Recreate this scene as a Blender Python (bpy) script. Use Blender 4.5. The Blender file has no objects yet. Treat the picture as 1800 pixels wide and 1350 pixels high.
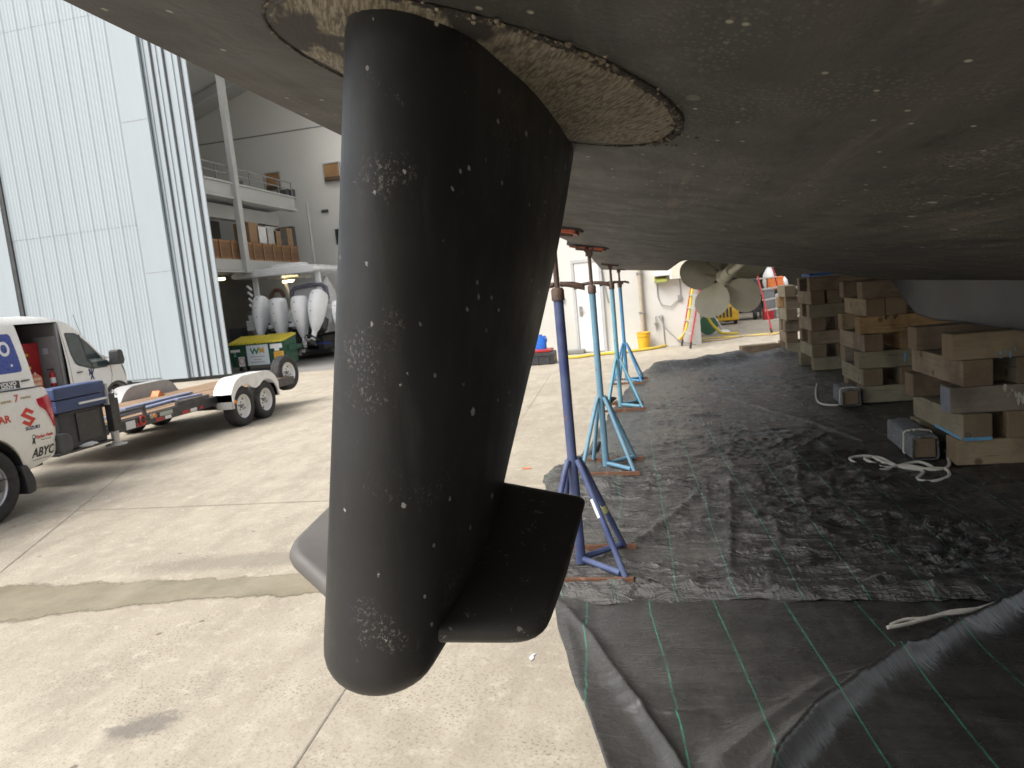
import bpy, bmesh, math, random
import numpy as np
from mathutils import Vector, Matrix, Euler
R = math.radians
random.seed(7)
scn = bpy.context.scene
COL = scn.collection

# ------------------------------------------------------------------ camera, sky, sun, exposure
H = 1.8                                     # eye height above the concrete
_up = -np.array([958, 9861, 1250.]); _up /= np.linalg.norm(_up)
_fy = np.array([250, -183, 1250.]); _fy -= _up * _fy.dot(_up); _fy /= np.linalg.norm(_fy)
_rx = np.cross(_fy, _up)
if _rx[0] < 0: _rx = -_rx
ROT = np.stack([_rx, _fy, _up])             # camera (right, down, forward) -> world (across, aft, up)
cam_d = bpy.data.cameras.new('camera'); cam = bpy.data.objects.new('camera', cam_d); COL.objects.link(cam)
m = Matrix.Identity(4)
for i in range(3):
    m[i][0] = ROT[i][0]; m[i][1] = -ROT[i][1]; m[i][2] = -ROT[i][2]
m[0][3], m[1][3], m[2][3] = 0, 0, H
cam.matrix_world = m
cam_d.sensor_width = 36; cam_d.lens = 25; cam_d.clip_start = 0.02; cam_d.clip_end = 800
cam_d.dof.use_dof = True; cam_d.dof.focus_distance = 1.05; cam_d.dof.aperture_fstop = 18
scn.camera = cam

W = bpy.data.worlds.new('World'); scn.world = W; W.use_nodes = True
SUN_EL, SUN_AZ = R(52), R(-138)             # from the left and a little behind the camera, through thin overcast
nt = W.node_tree; bg = nt.nodes['Background']
sky = nt.nodes.new('ShaderNodeTexSky'); sky.sky_type = 'NISHITA'; sky.sun_disc = False
sky.sun_elevation = SUN_EL; sky.sun_rotation = SUN_AZ
sky.air_density = 1.0; sky.dust_density = 5.0; sky.ozone_density = 1.0
hs = nt.nodes.new('ShaderNodeHueSaturation'); hs.inputs['Saturation'].default_value = 0.26
nt.links.new(sky.outputs[0], hs.inputs['Color']); nt.links.new(hs.outputs[0], bg.inputs[0])
bg.inputs[1].default_value = 0.15
sd = bpy.data.lights.new('sun', 'SUN'); sd.energy = 0.9; sd.angle = R(35); sd.color = (1, 0.95, 0.87)
sun = bpy.data.objects.new('sun', sd); COL.objects.link(sun)
_sdir = Vector((math.sin(SUN_AZ) * math.cos(SUN_EL), math.cos(SUN_AZ) * math.cos(SUN_EL), math.sin(SUN_EL)))
sun.rotation_euler = (-_sdir).to_track_quat('-Z', 'Y').to_euler(); sun.location = (-20, -10, 30)
scn.view_settings.view_transform = 'Standard'; scn.view_settings.look = 'None'
scn.view_settings.gamma = 1; scn.view_settings.use_curve_mapping = False
scn.view_settings.exposure = 0.98
scn.cycles.max_bounces = 10; scn.cycles.diffuse_bounces = 5; scn.cycles.glossy_bounces = 4
scn.cycles.use_denoising = True

# ------------------------------------------------------------------ measuring helpers (photo pixel -> point on a known plane)
def ray(px, py): return ROT @ np.array([px - 900., py - 675., 1250.])
def _pt(d, t): return Vector((d[0] * t, d[1] * t, H + d[2] * t))
def G(px, py, z=0.0): d = ray(px, py); return _pt(d, (z - H) / d[2])
def AY(px, py, Y): d = ray(px, py); return _pt(d, Y / d[1])
def AX(px, py, X): d = ray(px, py); return _pt(d, X / d[0])

# ------------------------------------------------------------------ mesh helpers
class MB:
    def __init__(s): s.v = []; s.f = []; s.uv = None
    def add(s, vs, fs):
        b = len(s.v); s.v += [tuple(p) for p in vs]; s.f += [tuple(b + i for i in f) for f in fs]; return s
    def box(s, x0, x1, y0, y1, z0, z1):
        return s.add([(x0,y0,z0),(x1,y0,z0),(x1,y1,z0),(x0,y1,z0),(x0,y0,z1),(x1,y0,z1),(x1,y1,z1),(x0,y1,z1)],
                     [(0,3,2,1),(4,5,6,7),(0,1,5,4),(1,2,6,5),(2,3,7,6),(3,0,4,7)])
    def beam(s, p, q, w, h, up=(0,0,1)):
        p, q = Vector(p), Vector(q); d = (q - p).normalized(); up = Vector(up)
        if abs(d.dot(up)) > .98: up = Vector((1,0,0))
        a = d.cross(up).normalized() * (w/2); b = a.cross(d).normalized() * (h/2)
        return s.add([p-a-b, p+a-b, p+a+b, p-a+b, q-a-b, q+a-b, q+a+b, q-a+b],
                     [(0,1,2,3),(7,6,5,4),(0,4,5,1),(1,5,6,2),(2,6,7,3),(3,7,4,0)])
    def tube(s, pts, r, n=10, closed=False):
        pts = [Vector(p) for p in pts]; k = len(pts); rings = []
        up = None
        for i, p in enumerate(pts):
            a = pts[(i-1) % k] if (i > 0 or closed) else p; c = pts[(i+1) % k] if (i < k-1 or closed) else p
            d = (c - a).normalized()
            if up is None:
                up = Vector((0,0,1)) if abs(d.z) < .9 else Vector((1,0,0))
            x = d.cross(up)
            if x.length < 1e-4: x = d.orthogonal()
            x.normalize(); y = x.cross(d).normalized(); up = y
            rr = r[i] if isinstance(r, (list, tuple)) else r
            rings.append([p + x*rr*math.cos(t) + y*rr*math.sin(t) for t in [2*math.pi*j/n for j in range(n)]])
        vs = [q for rg in rings for q in rg]; fs = []
        for i in range(k if closed else k-1):
            i2 = (i+1) % k
            for j in range(n): fs.append((i*n+j, i*n+(j+1)%n, i2*n+(j+1)%n, i2*n+j))
        if not closed: fs.append(tuple(range(n))[::-1]); fs.append(tuple((k-1)*n+j for j in range(n)))
        return s.add(vs, fs)
    def lathe(s, prof, o=(0,0,0), axis='X', n=32, cap=True):
        o = Vector(o); vs = []; fs = []
        for (r, a) in prof:
            for j in range(n):
                t = 2*math.pi*j/n; c, q = r*math.cos(t), r*math.sin(t)
                vs.append(o + Vector({'X': (a,c,q), 'Y': (c,a,q), 'Z': (c,q,a)}[axis]))
        k = len(prof)
        for i in range(k-1):
            for j in range(n): fs.append((i*n+j, i*n+(j+1)%n, (i+1)*n+(j+1)%n, (i+1)*n+j))
        if cap and prof[0] != prof[-1] and prof[0][0] > 1e-5: fs.append(tuple(range(n))[::-1])
        if cap and prof[0] != prof[-1] and prof[-1][0] > 1e-5: fs.append(tuple((k-1)*n+j for j in range(n)))
        return s.add(vs, fs)
    def prism(s, poly, axis, d0, d1):
        k = len(poly); vs = []
        for d in (d0, d1):
            for (a, b) in poly: vs.append({'X': (d,a,b), 'Y': (a,d,b), 'Z': (a,b,d)}[axis])
        fs = [tuple(range(k))[::-1], tuple(range(k, 2*k))]
        for i in range(k): fs.append((i, (i+1)%k, k+(i+1)%k, k+i))
        return s.add(vs, fs)
    def loft(s, rings, cap=True):
        n = len(rings[0]); k = len(rings)
        vs = [p for rg in rings for p in rg]; fs = []
        for i in range(k-1):
            for j in range(n): fs.append((i*n+j, i*n+(j+1)%n, (i+1)*n+(j+1)%n, (i+1)*n+j))
        if cap: fs.append(tuple(range(n))[::-1]); fs.append(tuple((k-1)*n+j for j in range(n)))
        return s.add(vs, fs)
    def grid(s, P):                              # P[i][j] points
        a, b = len(P), len(P[0])
        vs = [p for r in P for p in r]
        return s.add(vs, [(i*b+j, (i+1)*b+j, (i+1)*b+j+1, i*b+j+1) for i in range(a-1) for j in range(b-1)])
    def xf(s, M):
        s.v = [tuple(M @ Vector(p)) for p in s.v]; return s

def mesh(name, mb, mat=None, smooth=False, fix=True):
    me = bpy.data.meshes.new(name); me.from_pydata(mb.v, [], mb.f)
    if fix:
        bm = bmesh.new(); bm.from_mesh(me); bmesh.ops.recalc_face_normals(bm, faces=bm.faces); bm.to_mesh(me); bm.free()
    if mat: me.materials.append(mat)
    if smooth:
        me.polygons.foreach_set('use_smooth', [True]*len(me.polygons))
        if smooth != 'all':
            try: me.set_sharp_from_angle(angle=R(38 if smooth is True else smooth))
            except Exception: pass
    me.update(); return me

def tag(o, label=None, cat=None, group=None, kind=None):
    if label: o['label'] = label
    if cat: o['category'] = cat
    if group: o['group'] = group
    if kind: o['kind'] = kind
    return o
def link(name, me, parent=None, bevel=0, seg=2, loc=None):
    o = bpy.data.objects.new(name, me); COL.objects.link(o)
    if parent: o.parent = parent
    if loc is not None: o.location = loc
    if bevel:
        b = o.modifiers.new('bevel', 'BEVEL'); b.width = bevel; b.segments = seg; b.limit_method = 'ANGLE'; b.angle_limit = R(35)
    return o
def obj(name, mb, mat, parent=None, smooth=False, bevel=0, seg=2, kind=None, label=None):
    o = link(name, mesh(name, mb, mat, smooth), parent, bevel, seg)
    return tag(o, label, None, None, kind)
def thing(name, label, cat, loc=(0,0,0), rz=0, group=None):
    o = bpy.data.objects.new(name, None); COL.objects.link(o); o.location = loc; o.rotation_euler = (0,0,rz)
    o.empty_display_size = .1
    return tag(o, label, cat, group)
def kids(o): return [c for c in bpy.data.objects if c.parent == o]
def dup(root, loc=None, rz=None, label=None):
    r = root.copy(); COL.objects.link(r)
    if loc is not None: r.location = loc
    if rz is not None: r.rotation_euler = (0,0,rz)
    if label: r['label'] = label
    for ch in kids(root):
        if ch is r: continue
        c = ch.copy(); COL.objects.link(c); c.parent = r
        for g in kids(ch):
            if g is c: continue
            d = g.copy(); COL.objects.link(d); d.parent = c
    return r

def text_mesh(name, s, size, bold=0.0, shear=0.0, extrude=0.0015):
    cu = bpy.data.curves.new(name, 'FONT'); cu.body = s; cu.size = size; cu.offset = bold * size; cu.shear = shear
    cu.extrude = extrude; cu.align_x = 'CENTER'; cu.align_y = 'CENTER'; cu.resolution_u = 3
    o = bpy.data.objects.new(name, cu); COL.objects.link(o)
    dg = bpy.context.evaluated_depsgraph_get(); dg.update()
    me = bpy.data.meshes.new_from_object(o.evaluated_get(dg)); me.name = name
    bpy.data.objects.remove(o); bpy.data.curves.remove(cu)
    return me
def lettering(s, size, mat, mapf, parent, bold=0.02, shear=0.0, name='lettering', sx=1.0, rot=0.0):
    """flat printed text; mapf(u, v, w) -> point"""
    me = text_mesh(name, s, size, bold, shear)
    c, sn = math.cos(rot), math.sin(rot)
    for v in me.vertices:
        u, w = v.co.x*sx, v.co.y
        v.co = mapf(u*c - w*sn, u*sn + w*c, v.co.z)
    me.materials.clear(); me.materials.append(mat); me.update()
    return link(name, me, parent)

def _lat(seed): return np.random.RandomState(seed).rand(256, 256)
def vn(x, y, seed=0):                          # smooth value noise in numpy
    L = _lat(seed); xi = np.floor(x).astype(int); yi = np.floor(y).astype(int); fx = x - xi; fy = y - yi
    fx = fx*fx*(3-2*fx); fy = fy*fy*(3-2*fy); a = L[xi % 256, yi % 256]; b = L[(xi+1) % 256, yi % 256]
    c = L[xi % 256, (yi+1) % 256]; d = L[(xi+1) % 256, (yi+1) % 256]
    return (a*(1-fx)+b*fx)*(1-fy) + (c*(1-fx)+d*fx)*fy
def sstep(a, b, x):
    t = np.clip((x-a)/(b-a), 0, 1); return t*t*(3-2*t)

# ------------------------------------------------------------------ materials
class NT:
    def __init__(s, name):
        s.m = bpy.data.materials.new(name); s.m.use_nodes = True; s.t = s.m.node_tree
        s.b = s.t.nodes['Principled BSDF']
    def n(s, typ, **kw):
        nd = s.t.nodes.new('ShaderNode' + typ)
        for k, v in kw.items():
            if k.startswith('i_'):
                key = k[2:]; key = int(key) if key.isdigit() else key.replace('_', ' ')
                s.put(nd.inputs[key], v)
            else: setattr(nd, k, v)
        return nd
    def put(s, sock, v):
        if isinstance(v, bpy.types.NodeSocket): s.t.links.new(v, sock)
        elif isinstance(v, bpy.types.Node): s.t.links.new(v.outputs[0], sock)
        else: sock.default_value = v
    def coord(s, kind='Object', scale=(1,1,1), rot=(0,0,0)):
        if kind == 'World': o = s.n('NewGeometry').outputs['Position']
        else: o = s.n('TexCoord').outputs[kind]
        return s.n('Mapping', i_Vector=o, i_Scale=scale, i_Rotation=rot).outputs[0]
    def noise(s, co, scale, detail=3, rough=.55, dist=0):
        return s.n('TexNoise', i_Vector=co, i_Scale=scale, i_Detail=detail, i_Roughness=rough, i_Distortion=dist).outputs['Fac']
    def voro(s, co, scale, feature='F1', rand=1.0):
        return s.n('TexVoronoi', feature=feature, i_Vector=co, i_Scale=scale, i_Randomness=rand)
    def voro2(s, co, scale):
        return s.n('TexVoronoi', voronoi_dimensions='2D', i_Vector=co, i_Scale=scale)
    def side(s, sx, sy, sz, tx=0.0):
        p = s.n('SeparateXYZ', i_Vector=s.n('NewGeometry').outputs['Position']).outputs
        c = s.n('CombineXYZ'); s.put(c.inputs[0], s.math('ADD', s.math('MULTIPLY', p[1], sy), s.math('MULTIPLY', p[0], sx))); s.put(c.inputs[1], s.math('MULTIPLY', p[2], sz)); return c.outputs[0]
    def ramp(s, f, a, b, lo=0.0, hi=1.0):
        return s.n('MapRange', i_0=f, i_1=a, i_2=b, i_3=lo, i_4=hi).outputs[0]
    def math(s, op, a, b=0.0, clamp=False):
        return s.n('Math', operation=op, use_clamp=clamp, i_0=a, i_1=b).outputs[0]
    def mix(s, f, a, b, blend='MIX'):
        nd = s.n('Mix', data_type='RGBA', blend_type=blend); s.put(nd.inputs[0], f)
        for k, v in ((6, a), (7, b)):
            s.put(nd.inputs[k], (*v, 1) if isinstance(v, tuple) and len(v) == 3 else v)
        return nd.outputs[2]
    def out(s, col=None, rough=None, bump=None, bstr=.3, bdist=.01, metal=0, spec=.5, **kw):
        if col is not None: s.put(s.b.inputs['Base Color'], (*col, 1) if isinstance(col, tuple) and len(col) == 3 else col)
        if rough is not None: s.put(s.b.inputs['Roughness'], rough)
        s.b.inputs['Metallic'].default_value = metal; s.b.inputs['Specular IOR Level'].default_value = spec
        if bump is not None:
            bp = s.n('Bump', i_Strength=bstr, i_Distance=bdist, i_Height=bump); s.put(s.b.inputs['Normal'], bp.outputs[0])
        for k, v in kw.items(): s.put(s.b.inputs[k.replace('_', ' ')], v)
        return s.m

def M(name, c1, c2=None, rough=.5, metal=0, scale=6, det=4, stretch=(1,1,1), bump=0, bscale=40, lo=.35, hi=.65, spec=.5, co='Object', chip=None, chipamt=.62, chipscale=14):
    t = NT(name); k = t.coord(co, stretch)
    c2 = c2 or tuple(min(1, x*.82) for x in c1)
    f = t.ramp(t.noise(k, scale, det, .6), lo, hi)
    c = t.mix(f, c1, c2)
    if chip: c = t.mix(t.ramp(t.noise(k, chipscale, 5, .65), chipamt, chipamt+.03), c, chip)
    r = t.ramp(t.noise(k, scale*2.3, 3), .3, .7, max(0, rough-.08), min(1, rough+.1))
    b = t.noise(k, bscale, 3) if bump else None
    return t.out(c, r, b, bump, .01, metal, spec)
def emit(name, col, s):
    t = NT(name); t.b.inputs['Base Color'].default_value = (*col, 1)
    t.b.inputs['Emission Color'].default_value = (*col, 1); t.b.inputs['Emission Strength'].default_value = s
    return t.m

white_paint = M('white_paint', (.78,.78,.76), (.7,.7,.67), .28, scale=1.5, spec=.5)
cream_paint = M('cream_paint', (.8,.785,.735), (.76,.74,.68), .3, scale=1.2)
gel_white = M('gel_white', (.82,.83,.84), (.76,.77,.78), .22, scale=2)
black_rubber = M('black_rubber', (.022,.022,.023), (.04,.038,.036), .75, scale=9, bump=.2, bscale=60)
black_plastic = M('black_plastic', (.025,.026,.028), (.04,.04,.042), .5, scale=9)
dark_grey = M('dark_grey', (.07,.07,.075), (.05,.05,.052), .6, scale=5)
mid_grey = M('mid_grey', (.27,.27,.27), (.22,.22,.215), .55, scale=4)
light_grey = M('light_grey', (.5,.5,.5), (.42,.42,.41), .5, scale=4)
chrome = M('chrome', (.6,.6,.6), (.5,.5,.5), .25, metal=1)
steel = M('steel', (.42,.42,.42), (.33,.32,.31), .4, metal=.8, scale=8)
black_steel = M('black_steel', (.03,.03,.032), (.05,.047,.045), .45, scale=8, chip=(.16,.12,.09), chipamt=.68)
red_paint = M('red_paint', (.42,.02,.02), (.33,.015,.02), .4, scale=4)
red_print = M('red_print', (.62,.06,.03), (.55,.05,.03), .45)
red_lens = M('red_lens', (.5,.012,.03), (.38,.008,.02), .12, scale=8)
amber = M('amber', (.75,.25,.02), (.65,.2,.02), .2)
navy_print = M('navy_print', (.02,.03,.12), (.025,.035,.13), .45)
black_print = M('black_print', (.02,.02,.02), (.03,.03,.03), .5)
white_print = M('white_print', (.75,.75,.75), (.7,.7,.7), .5)
grey_print = M('grey_print', (.35,.33,.3), (.4,.38,.33), .5)
gold_print = M('gold_print', (.45,.33,.14), (.4,.3,.14), .5)
blue_vinyl = M('blue_vinyl', (.022,.05,.28), (.02,.045,.25), .3)
green_paint = M('green_paint', (.012,.085,.045), (.018,.07,.04), .45, scale=5, chip=(.12,.14,.1), chipamt=.7)
yellow_lid = M('yellow_lid', (.6,.5,.04), (.5,.42,.05), .5, scale=6)
yellow_plastic = M('yellow_plastic', (.7,.42,.02), (.6,.36,.03), .4)
yellow_hose = M('yellow_hose', (.72,.55,.06), (.6,.45,.06), .45)
orange_paint = M('orange_paint', (.7,.2,.05), (.6,.16,.04), .5)
blue_jug_m = M('blue_jug', (.02,.15,.6), (.02,.12,.5), .3)
fiberglass_red = M('fiberglass_red', (.5,.045,.04), (.42,.04,.05), .5)
alu = M('alu', (.62,.62,.6), (.52,.52,.5), .4, metal=.6)
rust = M('rust', (.17,.075,.04), (.1,.05,.03), .8, scale=14, bump=.4, bscale=60, chip=(.28,.13,.07), chipamt=.58)
brown_steel = M('brown_steel', (.075,.05,.04), (.12,.07,.05), .7, scale=18, bump=.3, bscale=80)
jack_pads = M('jack_rubber', (.018,.018,.02), (.03,.03,.03), .8, bump=.4)
carpet = M('carpet', (.2,.21,.225), (.12,.125,.135), .95, scale=30, bump=.9, bscale=260, spec=.1)
rope_m = M('rope', (.55,.53,.48), (.42,.4,.36), .85, scale=60, stretch=(1,1,3), bump=.6, bscale=150)
plywood = M('plywood', (.36,.2,.09), (.27,.14,.065), .7, scale=3, stretch=(1,1,6), bump=.2)
crate_wood = M('crate_wood', (.22,.12,.06), (.16,.085,.045), .75, scale=2.2, stretch=(1,.25,3))
hall_wall = M('hall_wall', (.74,.73,.69), (.69,.68,.64), .8, scale=.4, co='World')
hall_roof = M('hall_roof', (.45,.45,.43), (.4,.4,.38), .8, scale=.5, co='World')
hall_steel = M('hall_steel', (.5,.51,.5), (.44,.45,.44), .6, scale=.7, co='World')
annex_wall = M('annex_wall', (.6,.59,.555), (.54,.53,.49), .75, scale=.9, co='World', bump=.15, bscale=30)
seal_black = M('seal_black', (.04,.042,.045), (.055,.057,.06), .7, scale=3)
tinted = M('tinted_glass', (.03,.045,.045), (.05,.07,.068), .08, scale=2)
prop_bronze = M('prop_bronze', (.6,.58,.47), (.54,.515,.41), .6, scale=3.5, bump=.15, bscale=40, chip=(.07,.06,.045), chipamt=.66, chipscale=5)
deck_plank_m = M('deck_plank', (.3,.2,.12), (.22,.145,.09), .8, scale=5, stretch=(4,.35,4), bump=.3, bscale=25)
navy_chipped = M('navy_chipped', (.045,.07,.17), (.035,.055,.13), .5, scale=4, chip=(.45,.46,.48), chipamt=.67, chipscale=5, stretch=(1,.5,2))
cardboard = M('cardboard', (.34,.22,.13), (.28,.18,.1), .85)
def concrete():
    t = NT('yard_concrete'); k = t.coord('World')
    big = t.ramp(t.noise(k, .35, 4, .6), .35, .65)
    c = t.mix(big, (.385,.34,.268), (.46,.413,.335))
    st = t.coord('World', (1.1,.45,1), (0,0,R(24)))                     # broom and tyre streaks, mostly across the yard
    c = t.mix(t.ramp(t.noise(st, 3.2, 6, .65), .40, .62, 0, .6), c, (.295,.258,.205))
    c = t.mix(t.ramp(t.noise(k, 9, 5, .7), .52, .68, 0, .5), c, (.55,.50,.415))
    c = t.mix(t.ramp(t.noise(t.coord('World', (1,1,1), (0,0,R(50))), 55, 3, .7), .53, .66, 0, .55), c, (.22,.185,.14))
    pv = t.voro2(k, 30); gate = t.ramp(t.noise(k, 2.2, 3), .45, .62)
    c = t.mix(t.math('MULTIPLY', t.math('MULTIPLY', t.ramp(pv.outputs['Distance'], .2, .1), gate), .6), c, (.13,.11,.085))
    pv2 = t.voro2(k, 6); gate2 = t.ramp(pv2.outputs['Color'], .86, .88)
    c = t.mix(t.math('MULTIPLY', t.math('MULTIPLY', t.ramp(pv2.outputs['Distance'], .13, .08), gate2), .7), c, (.12,.1,.085))
    # one dark rubbed stain and a dusty drift of grit beside the damp strip
    def blot(x, y, rx, ry, rot, strength, col, c, ns=16, na=.5):
        p = t.n('Mapping', i_Vector=t.n('NewGeometry').outputs['Position'], i_Location=(-x,-y,0)).outputs[0]
        p = t.n('Mapping', i_Vector=p, i_Rotation=(0,0,-rot)).outputs[0]
        p = t.n('Mapping', i_Vector=p, i_Scale=(1/rx,1/ry,0)).outputs[0]
        d = t.n('VectorMath', operation='LENGTH', i_0=p).outputs['Value']
        d = t.math('ADD', d, t.math('MULTIPLY', t.math('SUBTRACT', t.noise(k, ns, 6, .75), .5), na*2.2))
        return t.mix(t.ramp(d, 1.0, .55, 0, strength), c, col)
    c = blot(-2.43, 2.62, .2, .11, .5, .7, (.15,.135,.12), c, 13, .9)
    c = blot(-3.1, 4.65, 1.2, .2, .12, .55, (.2,.175,.14), c, 40, 1.1)
    c = blot(-8.2, 9.6, 2.2, 1.3, .3, .35, (.16,.145,.12), c, 5)
    c = blot(-3.3, 7.5, 1.4, .5, .3, .2, (.2,.18,.15), c, 6)
    hgt = t.math('ADD', t.noise(k, 70, 4, .7), t.math('MULTIPLY', t.noise(k, 6, 4), 1.2))
    return t.out(c, t.ramp(t.noise(k, 5, 3), .3, .7, .7, .9), hgt, .5, .006, spec=.3)

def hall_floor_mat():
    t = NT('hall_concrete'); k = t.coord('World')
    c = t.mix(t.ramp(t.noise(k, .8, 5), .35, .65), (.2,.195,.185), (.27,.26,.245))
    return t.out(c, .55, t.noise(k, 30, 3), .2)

def puddle_mat():
    t = NT('damp_concrete'); k = t.coord('World')
    c = t.mix(t.ramp(t.noise(k, 2.2, 5, .65), .36, .62), (.225,.195,.135), (.315,.275,.20))
    c = t.mix(t.ramp(t.noise(k, 1.3, 2), .58, .72, 0, .55), c, (.36,.23,.13))
    c = t.mix(t.ramp(t.noise(t.coord('World', (1,1,1), (0,0,R(50))), 60, 3, .7), .55, .75, 0, .45), c, (.12,.105,.075))
    e = t.n('Attribute', attribute_name='inset').outputs['Fac']
    e = t.math('ADD', e, t.math('MULTIPLY', t.math('SUBTRACT', t.noise(k, 26, 6, .75), .5), 1.1))
    return t.out(c, t.ramp(t.noise(k, 3, 3), .35, .65, .32, .6), t.noise(k, 60, 4), .25, .004, spec=.4, Alpha=t.ramp(e, .12, .55, 0, .93))

def hull_mat():
    t = NT('antifouling_paint'); k = t.coord('World')
    lng = t.coord('World', (1.0,.16,1.0), (0,0,R(3)))
    c = t.mix(t.ramp(t.noise(lng, 5, 6, .65), .35, .68), (.053,.051,.049), (.094,.088,.081))
    c = t.mix(t.ramp(t.noise(k, 1.4, 4), .4, .62, 0, .6), c, (.05,.05,.048))
    c = t.mix(t.ramp(t.noise(t.coord('World', (1.0,.1,1.0)), 14, 5, .7), .55, .64, 0, .6), c, (.034,.033,.03))
    c = t.mix(t.ramp(t.noise(k, 2.4, 5, .6, .6), .56, .66, 0, .35), c, (.075,.08,.058))
    # worn patches and fouling specks, thicker toward the middle of the boat
    px = t.n('SeparateXYZ', i_Vector=t.n('NewGeometry').outputs['Position']).outputs
    amt = t.ramp(px[0], -.35, 1.4, .0, 1.0)
    g = t.ramp(t.noise(t.coord('World', (1,.5,1)), 4.5, 4, .65), .5, .6)
    vv = t.voro2(t.coord('World', (1,.55,1)), 120); wv_ = t.math('MULTIPLY', t.math('SUBTRACT', t.noise(k, 300, 2, .6), .5), .35)
    sp = t.math('MULTIPLY', t.ramp(t.math('ADD', vv.outputs['Distance'], wv_), .30, .22), t.ramp(vv.outputs['Color'], .35, .4))
    c = t.mix(t.math('MULTIPLY', t.math('MULTIPLY', t.math('MULTIPLY', g, sp), amt), .7), c, (.33,.31,.215))
    g2 = t.ramp(t.noise(t.coord('World', (1,.35,1)), 7, 3, .6), .56, .61)
    vv2 = t.voro2(t.coord('World', (1,.4,1)), 80)
    sp2 = t.math('MULTIPLY', t.ramp(t.math('ADD', vv2.outputs['Distance'], wv_), .36, .27), t.ramp(vv2.outputs['Color'], .3, .35))
    c = t.mix(t.math('MULTIPLY', t.math('MULTIPLY', t.math('MULTIPLY', g2, sp2), amt), .42), c, (.31,.33,.265))
    v = t.voro2(t.coord('World', (1,.7,.2)), 20); r = t.ramp(v.outputs['Color'], .72, .74)
    c = t.mix(t.math('MULTIPLY', t.ramp(v.outputs['Distance'], .09, .05), t.math('MULTIPLY', r, .8)), c, (.42,.4,.34))
    v = t.voro2(t.coord('World', (1,.6,.2)), 6); r = t.ramp(v.outputs['Color'], .7, .72)
    c = t.mix(t.math('MULTIPLY', t.ramp(v.outputs['Distance'], .07, .045), t.math('MULTIPLY', t.math('MULTIPLY', r, amt), .9)), c, (.5,.5,.45))
    # light wiped streaks along the run aft
    c = t.mix(t.ramp(t.noise(t.coord('World', (1.6,.07,1.6)), 9, 5, .7), .57, .68, 0, .4), c, (.19,.165,.13))
    hgt = t.math('ADD', t.noise(k, 55, 5, .7), t.math('MULTIPLY', t.noise(lng, 8, 4), .8))
    return t.out(c, t.ramp(t.noise(k, 6, 4), .3, .7, .5, .72), hgt, .45, .008, spec=.4)

def pad_mat():
    t = NT('scraped_fairing'); k = t.coord('World')
    u = t.coord('World', (1,1,1), (0,0,R(66)))
    s2 = t.n('Mapping', i_Vector=u, i_Scale=(.13,1,1)).outputs[0]
    f = t.ramp(t.noise(s2, 230, 4, .65), .42, .6)
    base = t.mix(t.ramp(t.noise(k, 20, 4), .4, .6), (.11,.094,.07), (.17,.145,.105))
    c = t.mix(t.math('MULTIPLY', f, .8), base, (.345,.318,.25))
    dark = t.ramp(t.noise(t.n('Mapping', i_Vector=u, i_Scale=(.5,1,1)).outputs[0], 7, 4, .6), .56, .6)
    c = t.mix(dark, c, (.05,.045,.042))
    return t.out(c, .75, t.noise(s2, 230, 4, .65), .6, .003, spec=.3)

def pad_rim_mat():
    t = NT('fouled_sealant'); k = t.coord('World')
    f = t.ramp(t.noise(k, 60, 6, .75), .52, .62)
    c = t.mix(f, (.035,.031,.028), (.27,.225,.16))
    return t.out(c, .8, t.noise(k, 70, 5, .75), .8, .008)

def fin_mat(name='black_fin_paint', spots=True):
    t = NT(name); k = t.coord('World')
    c = t.mix(t.ramp(t.noise(k, 5, 5, .6), .35, .7), (.014,.015,.0165), (.026,.027,.029))
    c = t.mix(t.ramp(t.noise(t.coord('World', (1,1,.12)), 22, 5, .7), .55, .75, 0, .5), c, (.07,.07,.07))
    # nicks through the paint, in clusters, and a few larger flaked spots
    g = t.ramp(t.noise(k, 7.5, 5, .7), .56, .66)
    if not spots:
        c = t.mix(.45, c, (.05,.047,.043))
        c = t.mix(t.ramp(t.noise(k, 55, 4, .75), .63, .66, 0, .6), c, (.26,.26,.24))
        return t.out(c, t.ramp(t.noise(k, 9, 5, .65), .3, .7, .36, .52), t.noise(k, 40, 4, .6), .12, .004, spec=.5)
    sp = t.ramp(t.noise(t.coord('World', (1,1,.8)), 240, 3, .75), .555, .60)
    c = t.mix(t.math('MULTIPLY', g, t.math('MULTIPLY', sp, .7)), c, (.24,.24,.22))
    v = t.voro2(t.side(1.2,.45,.8), 57); r = t.ramp(v.outputs['Color'], .87, .89)
    c = t.mix(t.math('MULTIPLY', t.ramp(v.outputs['Distance'], .15, .11), t.math('MULTIPLY', r, .8)), c, (.36,.36,.34))
    wob = t.math('MULTIPLY', t.math('SUBTRACT', t.noise(k, 150, 4, .7), .5), .2)
    v = t.voro2(t.side(1.2,.45,.75), 17); r = t.ramp(v.outputs['Color'], .56, .57)
    d = t.math('ADD', v.outputs['Distance'], wob)
    c = t.mix(t.math('MULTIPLY', t.ramp(t.math('SUBTRACT', d, t.ramp(v.outputs['Color'], .7, 1.0, -.055, .02)), .085, .072), t.math('MULTIPLY', r, .95)), c, (.42,.43,.44))
    hgt = t.math('ADD', t.noise(k, 40, 4, .6), t.math('MULTIPLY', sp, .6))
    return t.out(c, t.ramp(t.noise(k, 9, 5, .65), .3, .7, .36, .52), hgt, .12, .004, spec=.55)

def keel_mat():
    t = NT('keel_paint'); k = t.coord('World')
    c = t.mix(t.ramp(t.noise(k, 3, 5, .6), .35, .65), (.04,.042,.045), (.06,.062,.065))
    c = t.mix(t.ramp(t.noise(k, 80, 3, .8), .66, .7, 0, .7), c, (.4,.4,.36))
    return t.out(c, .55, t.noise(k, 30, 4), .3, .006)

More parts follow.
